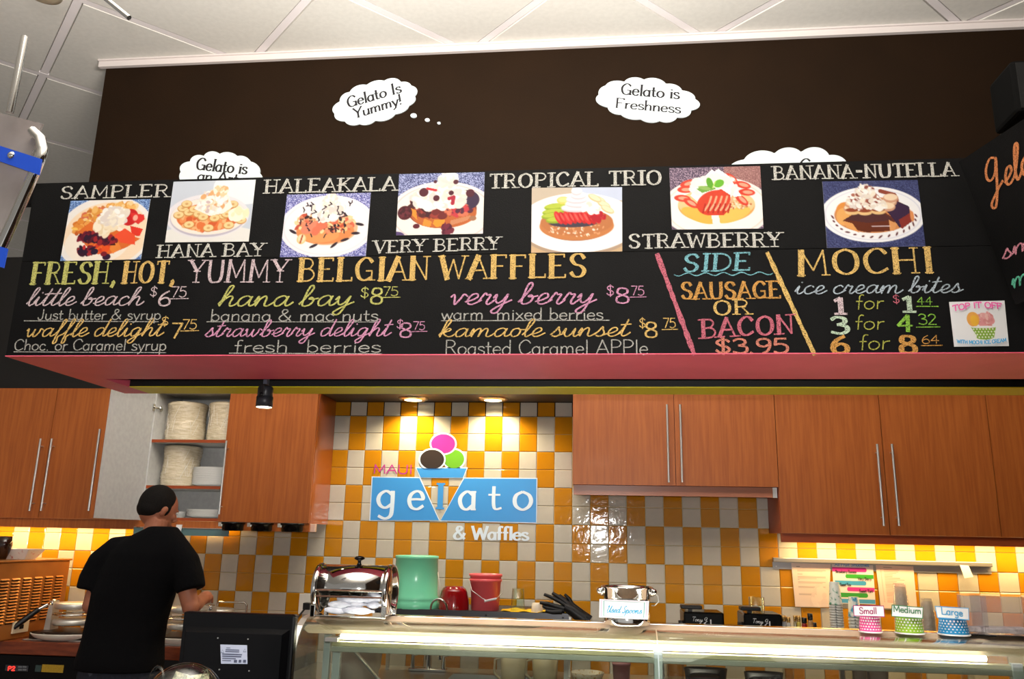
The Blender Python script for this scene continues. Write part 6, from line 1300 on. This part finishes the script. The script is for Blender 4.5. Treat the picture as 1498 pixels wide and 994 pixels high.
for x, y in ((324.5, 953.5), (357, 952)): 
    m = MB(); w_ = .0045; cc = at(x+1, y, yl-.0012)
    P3 = [cc+Vector((-w_, 0, -w_)), cc+Vector((w_, 0, -w_)), cc+Vector((0, 0, w_))]; P4 = [cc+(p_-cc)*.7 for p_ in P3]; m.add(P3+P4, [(0, 1, 4, 3), (1, 2, 5, 4), (2, 0, 3, 5)], False); m.build('warning_triangle', gy, lbl)
for x, y in ((319, 934), (363, 935.5), (321, 980), (364.5, 982)): cc = at(x, y, yl); MB().tube([cc+Vector((0, .001, 0)), cc+Vector((0, -.002, 0))], .0018, 8).build('screw', M_STEEL, mo)
MB().box(((a.x+b.x)/2-.03, YMN-.05, ZCD+.001), ((a.x+b.x)/2+.03, YMN-.0225, zb_m+.08), .004).box(((a.x+b.x)/2-.09, YMN-.09, ZCD+.0005), ((a.x+b.x)/2+.09, YMN+.08, ZCD+.012), .004).build('stand', M_BLKG, mo)
# tip jar
YJ = 1.92; jc = at(268, 1030, YJ); rj = (at(268, 1030, YJ).z-at(268, 972, YJ).z)*-1
t = thing('glass_tip_jar', (jc.x, YJ, ZCD), 'round clear glass jar with dollar notes inside, bottom left in front of the screen', 'jar')
hb = jc.z-ZCD
th_ = [math.pi*(.02+.9*i/40) for i in range(41)]
prof = [(0.0005, rj)]+[(rj*math.sin(a_), rj*math.cos(a_)) for a_ in th_ if rj*math.cos(a_) > -hb+.004]+[(rj*.5, -hb+.001), (0, -hb+.001)]
m = MB().lathe(prof, jc, 56); o = m.build('jar_glass', clearglass('jar_glass', (.93, .95, .95, 1), 0), t); q_ = o.modifiers.new('t', 'SOLIDIFY'); q_.thickness = .004; q_.offset = -1
oc = jc+Vector((-rj*.52, -rj*.55, rj*.40)); MB().tube([oc+Vector((.038*math.cos(a_)*.75, -.018*math.cos(a_), .05*math.sin(a_))) for a_ in np.linspace(0, 2*math.pi, 30)], .0035, 8, cap=False).build('jar_mouth', M_GLASS, t)
M_BILL = mat('bank_note', srgb(206, 196, 160), .7, noise=(90, srgb(120, 124, 96), (1, 1, 1), .4, .6))
for k, (x, y, w_, h_, rz_) in enumerate(((290, 996, .05, .065, .1), (266, 990, .045, .05, -.4))):
    cc = at(x, y, YJ-.01*k); N = 8; vs = []
    for i in range(N+1):
        for j in range(5):
            u, v = i/N-.5, j/4-.5; X = u*w_; Z = v*h_; vs.append(cc+Vector((X*math.cos(rz_)-Z*math.sin(rz_), .008*math.sin(u*5+k), X*math.sin(rz_)+Z*math.cos(rz_)-.02)))
    m = MB(); m.add(vs, [(i*5+j, (i+1)*5+j, (i+1)*5+j+1, i*5+j+1) for i in range(N) for j in range(4)], True)
    o = m.build('bank_note', M_BILL); tag(o, ('folded bank note standing at the right inside the glass jar', 'crumpled bank note at the back inside the glass jar')[k], 'money', 'bank notes in the jar')
    q_ = o.modifiers.new('t', 'SOLIDIFY'); q_.thickness = .0006
    if k == 0:
        m = MB(); lettering(m, '20', cc+Vector((.008, -.004, .008)), cc+Vector((.024, -.004, .012)), .014, UP, FRONT, w=.12); m.add([cc+Vector((-.014+.011*math.cos(v*.4), -.0045, -.006+.015*math.sin(v*.4))) for v in range(16)], [tuple(range(16))], False); m.build('note_print', mat('note_ink', srgb(96, 100, 80), .6), o)
# ================================================================== the person at the worktop, seen from behind
YP = 4.08
def J(px, py, dy=0): return at(px, py, YP+dy)
def rem(o, vx, sm=2):
    r_ = o.modifiers.new('remesh', 'REMESH'); r_.mode = 'VOXEL'; r_.voxel_size = vx; r_.use_smooth_shade = True
    if sm: s_ = o.modifiers.new('smooth', 'SMOOTH'); s_.factor = .5; s_.iterations = sm
def ring(c, rx, ry, n=24, tilt=0, sq=2.3):
    out = []
    for k in range(n):
        a_ = 2*math.pi*k/n; ca_, sa_ = math.cos(a_), math.sin(a_); e = 2/sq
        x = rx*math.copysign(abs(ca_)**e, ca_); y = ry*math.copysign(abs(sa_)**e, sa_)
        out.append(Vector(c)+Vector((x*math.cos(tilt), y, x*math.sin(tilt))))
    return out
PX = 1/290.
person = thing('person', (J(186, 900).x, YP, 0), 'person with short dark hair in black t-shirt and jeans, seen from behind at the worktop', 'person')
SKIN = mat('skin', srgb(176, 112, 84), .5, noise=(18, srgb(164, 100, 74), (1, 1, 1)))
hip = J(186, 900); hip.z = .93
neck0 = J(223, 786); neck1 = J(230, 762, .02); headc = J(232, 743, .045)
shL, shR = J(160, 812), J(262, 810); elL, elR = J(133, 886, -.02), J(279, 889, -.03)
haL, haR = J(150, 897, .30), J(301, 874, .30)
body = MB()
# torso
levels = [(.86, 186, .155, .11), (.93, 185, .165, .12), (1.02, 186, .155, .11), (1.12, 187, .15, .105), (1.26, 191, .165, .115), (1.39, 203, .175, .115), (1.48, 211, .155, .10), (1.53, 218, .10, .075), (1.56, 222, .06, .055)]
body.loft([ring((J(px_, 900).x, YP+(.0 if z_ < 1.3 else .01), z_), rx, ry) for z_, px_, rx, ry in levels])
body.tube([neck0+Vector((0, .0, -.05)), neck0, neck1], [.062, .056, .052], 18)
# head: skull, face and jaw turned to the right and tilted down
RH = Matrix.Rotation(math.radians(-38), 3, 'Z') @ Matrix.Rotation(math.radians(-22), 3, 'X')
def H(x, y, z): return headc+RH @ Vector((x, y, z))
body.ball(headc, .078, .096, .105, 24, 16, RH)
body.ball(H(0, .035, -.05), .058, .062, .062, 20, 12, RH)
body.ball(H(0, .066, -.088), .028, .022, .020, 14, 10, RH)
body.tube([H(0, .092, .010), H(0, .108, -.018), H(0, .116, -.030)], [.008, .011, .012], 10); body.ball(H(0, .106, -.032), .017, .010, .008, 12, 8, RH)
for s_ in (-1, 1):
    body.ball(H(s_*.030, .088, .018), .018, .008, .006, 10, 8, RH)
    body.ball(H(s_*.083, .002, -.022), .008, .015, .027, 14, 10, RH @ Matrix.Rotation(s_*.35, 3, 'Z')); body.ball(H(s_*.088, .008, -.008), .006, .012, .014, 12, 8, RH)
    body.ball(H(s_*.040, .072, -.022), .020, .018, .018, 12, 8, RH)
body.ball(H(0, .098, -.060), .022, .008, .007, 12, 8, RH)
# arms
for sh, el, ha, s_ in ((shL, elL, haL, -1), (shR, elR, haR, 1)):
    wr = el.lerp(ha, .80)
    body.tube([sh+Vector((-s_*.03, 0, .01)), sh, sh.lerp(el, .5), el, el.lerp(wr, .3), wr], [.05, .056, .048, .040, .040, .028], 18)
    body.ball(el, .041, .041, .041, 16, 10)
    d = (ha-wr).normalized(); side = Vector((1, 0, 0)); upv = side.cross(d).normalized()
    pal = wr+d*.05
    body.loft([ring(wr, .026, .018, 16), ], cap=False) if False else None
    body.tube([wr-d*.01, wr+d*.03, wr+d*.085], [.026, .034, .032], 14)
    for q_ in range(4):
        fx = (-.027+.018*q_); L0 = wr+d*.075+side*fx; ln = (.030, .036, .034, .026)[q_]
        body.tube([L0, L0+d*ln, L0+d*(ln*1.55)-upv*.018*(1 if upv.z > 0 else -1), L0+d*(ln*1.6)-upv*.040*(1 if upv.z > 0 else -1)], [.0095, .009, .0085, .0075], 10)
    T0 = wr+d*.02+side*(-s_*.024); body.tube([T0, T0+d*.03-side*s_*.022, T0+d*.058-side*s_*.028-Vector((0, 0, .012))], [.013, .011, .009], 10)
# legs and feet
for s_ in (-1, 1):
    hx_ = hip.x+s_*.09
    body.tube([(hx_, YP, .93), (hx_+s_*.01, YP+.01, .70), (hx_+s_*.015, YP+.015, .50), (hx_+s_*.02, YP-.005, .30), (hx_+s_*.02, YP-.01, .09)], [.095, .088, .060, .056, .042], 18)
    body.tube([(hx_+s_*.02, YP-.05, .045), (hx_+s_*.02, YP+.02, .05), (hx_+s_*.03, YP+.13, .03), (hx_+s_*.03, YP+.18, .026)], [.036, .042, .034, .022], 14)
bo = body.build('body', SKIN, person); rem(bo, .0055, 3)
# eyes
for s_ in (-1, 1): MB().ball(H(s_*.030, .089, .006), .0125, .0085, .008, 14, 10, RH).build('eye', mat('eye_white', srgb(220, 214, 206), .2), person)
MB().ball(H(0, .1055, -.058), .018, .003, .005, 12, 8, RH).build('lips', mat('lips', srgb(150, 76, 66), .5), person)
# short hair: follows the skull, ends above the nape and behind the temples
hair = MB(); rnd = random.Random(5)
hair.ball(H(0, -.014, .014), .083, .094, .100, 32, 20, RH); hair.ball(H(0, -.036, -.024), .074, .066, .056, 24, 14, RH)
for s_ in (-1, 1): hair.ball(H(s_*.070, .018, -.006), .012, .018, .034, 12, 8, RH)
ho = hair.build('hair', mat('dark_hair', srgb(13, 10, 10), .7, spec=.2, noise=(200, srgb(24, 20, 18), (1, 1, .2)), bump=(300, .5)), person); rem(ho, .005, 3)
# t-shirt
sh = MB()
slv = [(.885, 184, .212, .150), (.93, 184, .212, .150), (1.02, 185, .198, .142), (1.12, 187, .196, .138), (1.24, 192, .204, .142), (1.35, 201, .206, .140), (1.44, 207, .20, .128), (1.49, 212, .18, .108), (1.53, 218, .13, .088), (1.562, 222.5, .082, .070), (1.575, 224, .066, .060)]
sh.loft([ring((J(px_, 900).x, YP+.0, z_), rx, ry, 32) for z_, px_, rx, ry in slv])
for shd, s_, pts in ((shL, -1, [(202, 800), (172, 806), (150, 824), (138, 848), (133.5, 864)]), (shR, 1, [(232, 800), (258, 806), (270, 824), (276, 846), (279, 864)])):
    sh.tube([J(*p_, -.005*i) for i, p_ in enumerate(pts)], [.06, .074, .074, .074, .072], 22)
so_ = sh.build('t_shirt', mat('black_cotton', srgb(9, 9, 12), .9, spec=.15, bump=(60, .3)), person); rem(so_, .010, 5)
# jeans
jn = MB(); jn.loft([ring((J(px_, 900).x, YP, z_), rx, ry, 28) for z_, px_, rx, ry in [(.80, 185, .195, .132), (.88, 185, .192, .130), (.96, 185, .178, .124)]])
for s_ in (-1, 1):
    hx_ = hip.x+s_*.09
    jn.tube([(hx_, YP, .87), (hx_+s_*.01, YP+.01, .70), (hx_+s_*.015, YP+.015, .50), (hx_+s_*.02, YP-.005, .30), (hx_+s_*.02, YP-.01, .06)], [.115, .105, .082, .074, .072], 20)
jo = jn.build('jeans', mat('dark_denim', srgb(22, 24, 34), .85, noise=(60, srgb(34, 38, 52), (1, 1, 1))), person); rem(jo, .012, 3)
pk = J(127, 985, -.12); tag(MB().ball((pk.x+.03, YP-.105, pk.z), .035, .02, .045, 16, 10).build('pocket_cloth', mat('grey_cloth', srgb(70, 74, 84), .9), person), 'grey cloth tucked in a back pocket')
for s_ in (-1, 1):
    hx_ = hip.x+s_*.11
    MB().loft([ring((hx_+.0, YP-.09+.0, .001+.0), .001, .001, 12)]+[ring((hx_, YP+yy_, .045), w_, .001, 12) for yy_, w_ in ()], cap=False) if False else None
    m = MB(); m.loft([[Vector((hx_+w_*math.cos(a_*.5236), YP+yy_, .001+hh_*.5+hh_*.5*math.sin(a_*.5236))) for a_ in range(12)] for yy_, w_, hh_ in ((-.10, .030, .07), (-.07, .042, .10), (0, .045, .105), (.10, .050, .075), (.17, .045, .055), (.205, .025, .04))]); m.build('shoe', M_BLACK, person)
# ================================================================== hanging frosted panel fixture at upper left
YX = 2.0
def X_(px, py, dy=0): return at(px, py, YX+dy)
fx = thing('hanging_light_fixture', X_(20, 260), 'hanging steel tube fixture with frosted panels and blue clamps at the upper left', 'light fixture')
M_FRO = mat('frosted_panel', srgb(128, 122, 120), .45, coat=.1, noise=(8, srgb(116, 108, 106), (1, 1, 1)))
MB().tube([X_(36, 54), X_(26, 106), X_(14, 165)], .0105, 18).build('hanger_tube', M_CHROME, fx)
MB().tube([X_(-62, 160, .033), (X_(-62, 160).x, YX+.033, ZCEIL)], .0025, 8).build('suspension_cable', M_STEEL, fx)
MB().tube([X_(48, 192, .02), X_(59, 203, .01), X_(62, 220), X_(55, 242), X_(38, 280), X_(18, 325), X_(-8, 382), X_(-30, 430)], .0150, 20).build('bent_tube', M_CHROME, fx)
MB().slab([X_(-60, 150, .03), X_(62, 181, .03), X_(44, 231, .03), X_(-70, 205, .03)], .006, (0, 1, 0)).build('frosted_panel', M_FRO, fx)
MB().slab([X_(-80, 200, .045), X_(56, 240, .045), X_(-26, 400, .045), X_(-120, 380, .045)], .006, (0, 1, 0)).build('frosted_panel', M_FRO, fx)
M_BLU = mat('blue_tape', srgb(20, 66, 176), .4)
bc_ = MB().slab([X_(-60, 194, -.016), X_(61, 233, -.016), X_(57, 256, -.016), X_(-64, 214, -.016)], .004, (0, 1, 0)).build('blue_clamp', M_BLU, fx)
MB().lathe([(0, -.006), (.006, -.005), (.011, -.002), (.011, 0)], X_(16, 227, -.0165), 20, 'Y').build('bolt', M_CHROME, bc_)
MB().slab([X_(-30, 352, -.016), X_(11, 364, -.016), X_(5, 392, -.016), X_(-36, 380, -.016)], .004, (0, 1, 0)).build('blue_clamp', M_BLU, fx)
MB().box(X_(-10, 244, .008), X_(-2, 232, .03)).build('clamp_spacer', M_BLU, fx)
# ceiling dish and second tube end at the top edge
f2 = thing('dish_lamp', at(66, -8, 2.2), 'white dish lamp cut by the top edge at the upper left', 'lamp')
c = at(64, -8, 2.2); MB().lathe([(0, -.012), (.035, -.010), (.055, 0), (.057, .006), (0, .02)], c, 36).build('lamp_dish', mat('cream_dish', srgb(214, 204, 180), .4), f2)
MB().tube([c+Vector((0, 0, .02)), Vector((c.x, c.y, ZCEIL))], .004, 8).build('stem', M_STEEL, f2)
f3 = thing('tube_arm', at(160, -30, 2.2), 'steel tube arm hanging from the ceiling at the top edge, left of centre', 'tube')
MB().tube([at(189, 26, 2.2), at(162, 4, 2.2), at(120, -30, 2.2)], .0085, 16).build('arm_tube', M_CHROME, f3)
MB().tube([at(120, -30, 2.2), Vector((at(120, -30, 2.2).x, 2.2, ZCEIL))], .003, 8).build('suspension_cable', M_STEEL, f3)
# thin dark duct beyond the dark wall
a = atz(50, 291, ZCEIL-.12)
solo('ceiling_duct', MB().box((-12, a.y, ZCEIL-.17), (-5.0, a.y+.1, ZCEIL-.0005)), M_BLACK, 'thin black duct under the ceiling far behind, left of the menu board', 'duct')
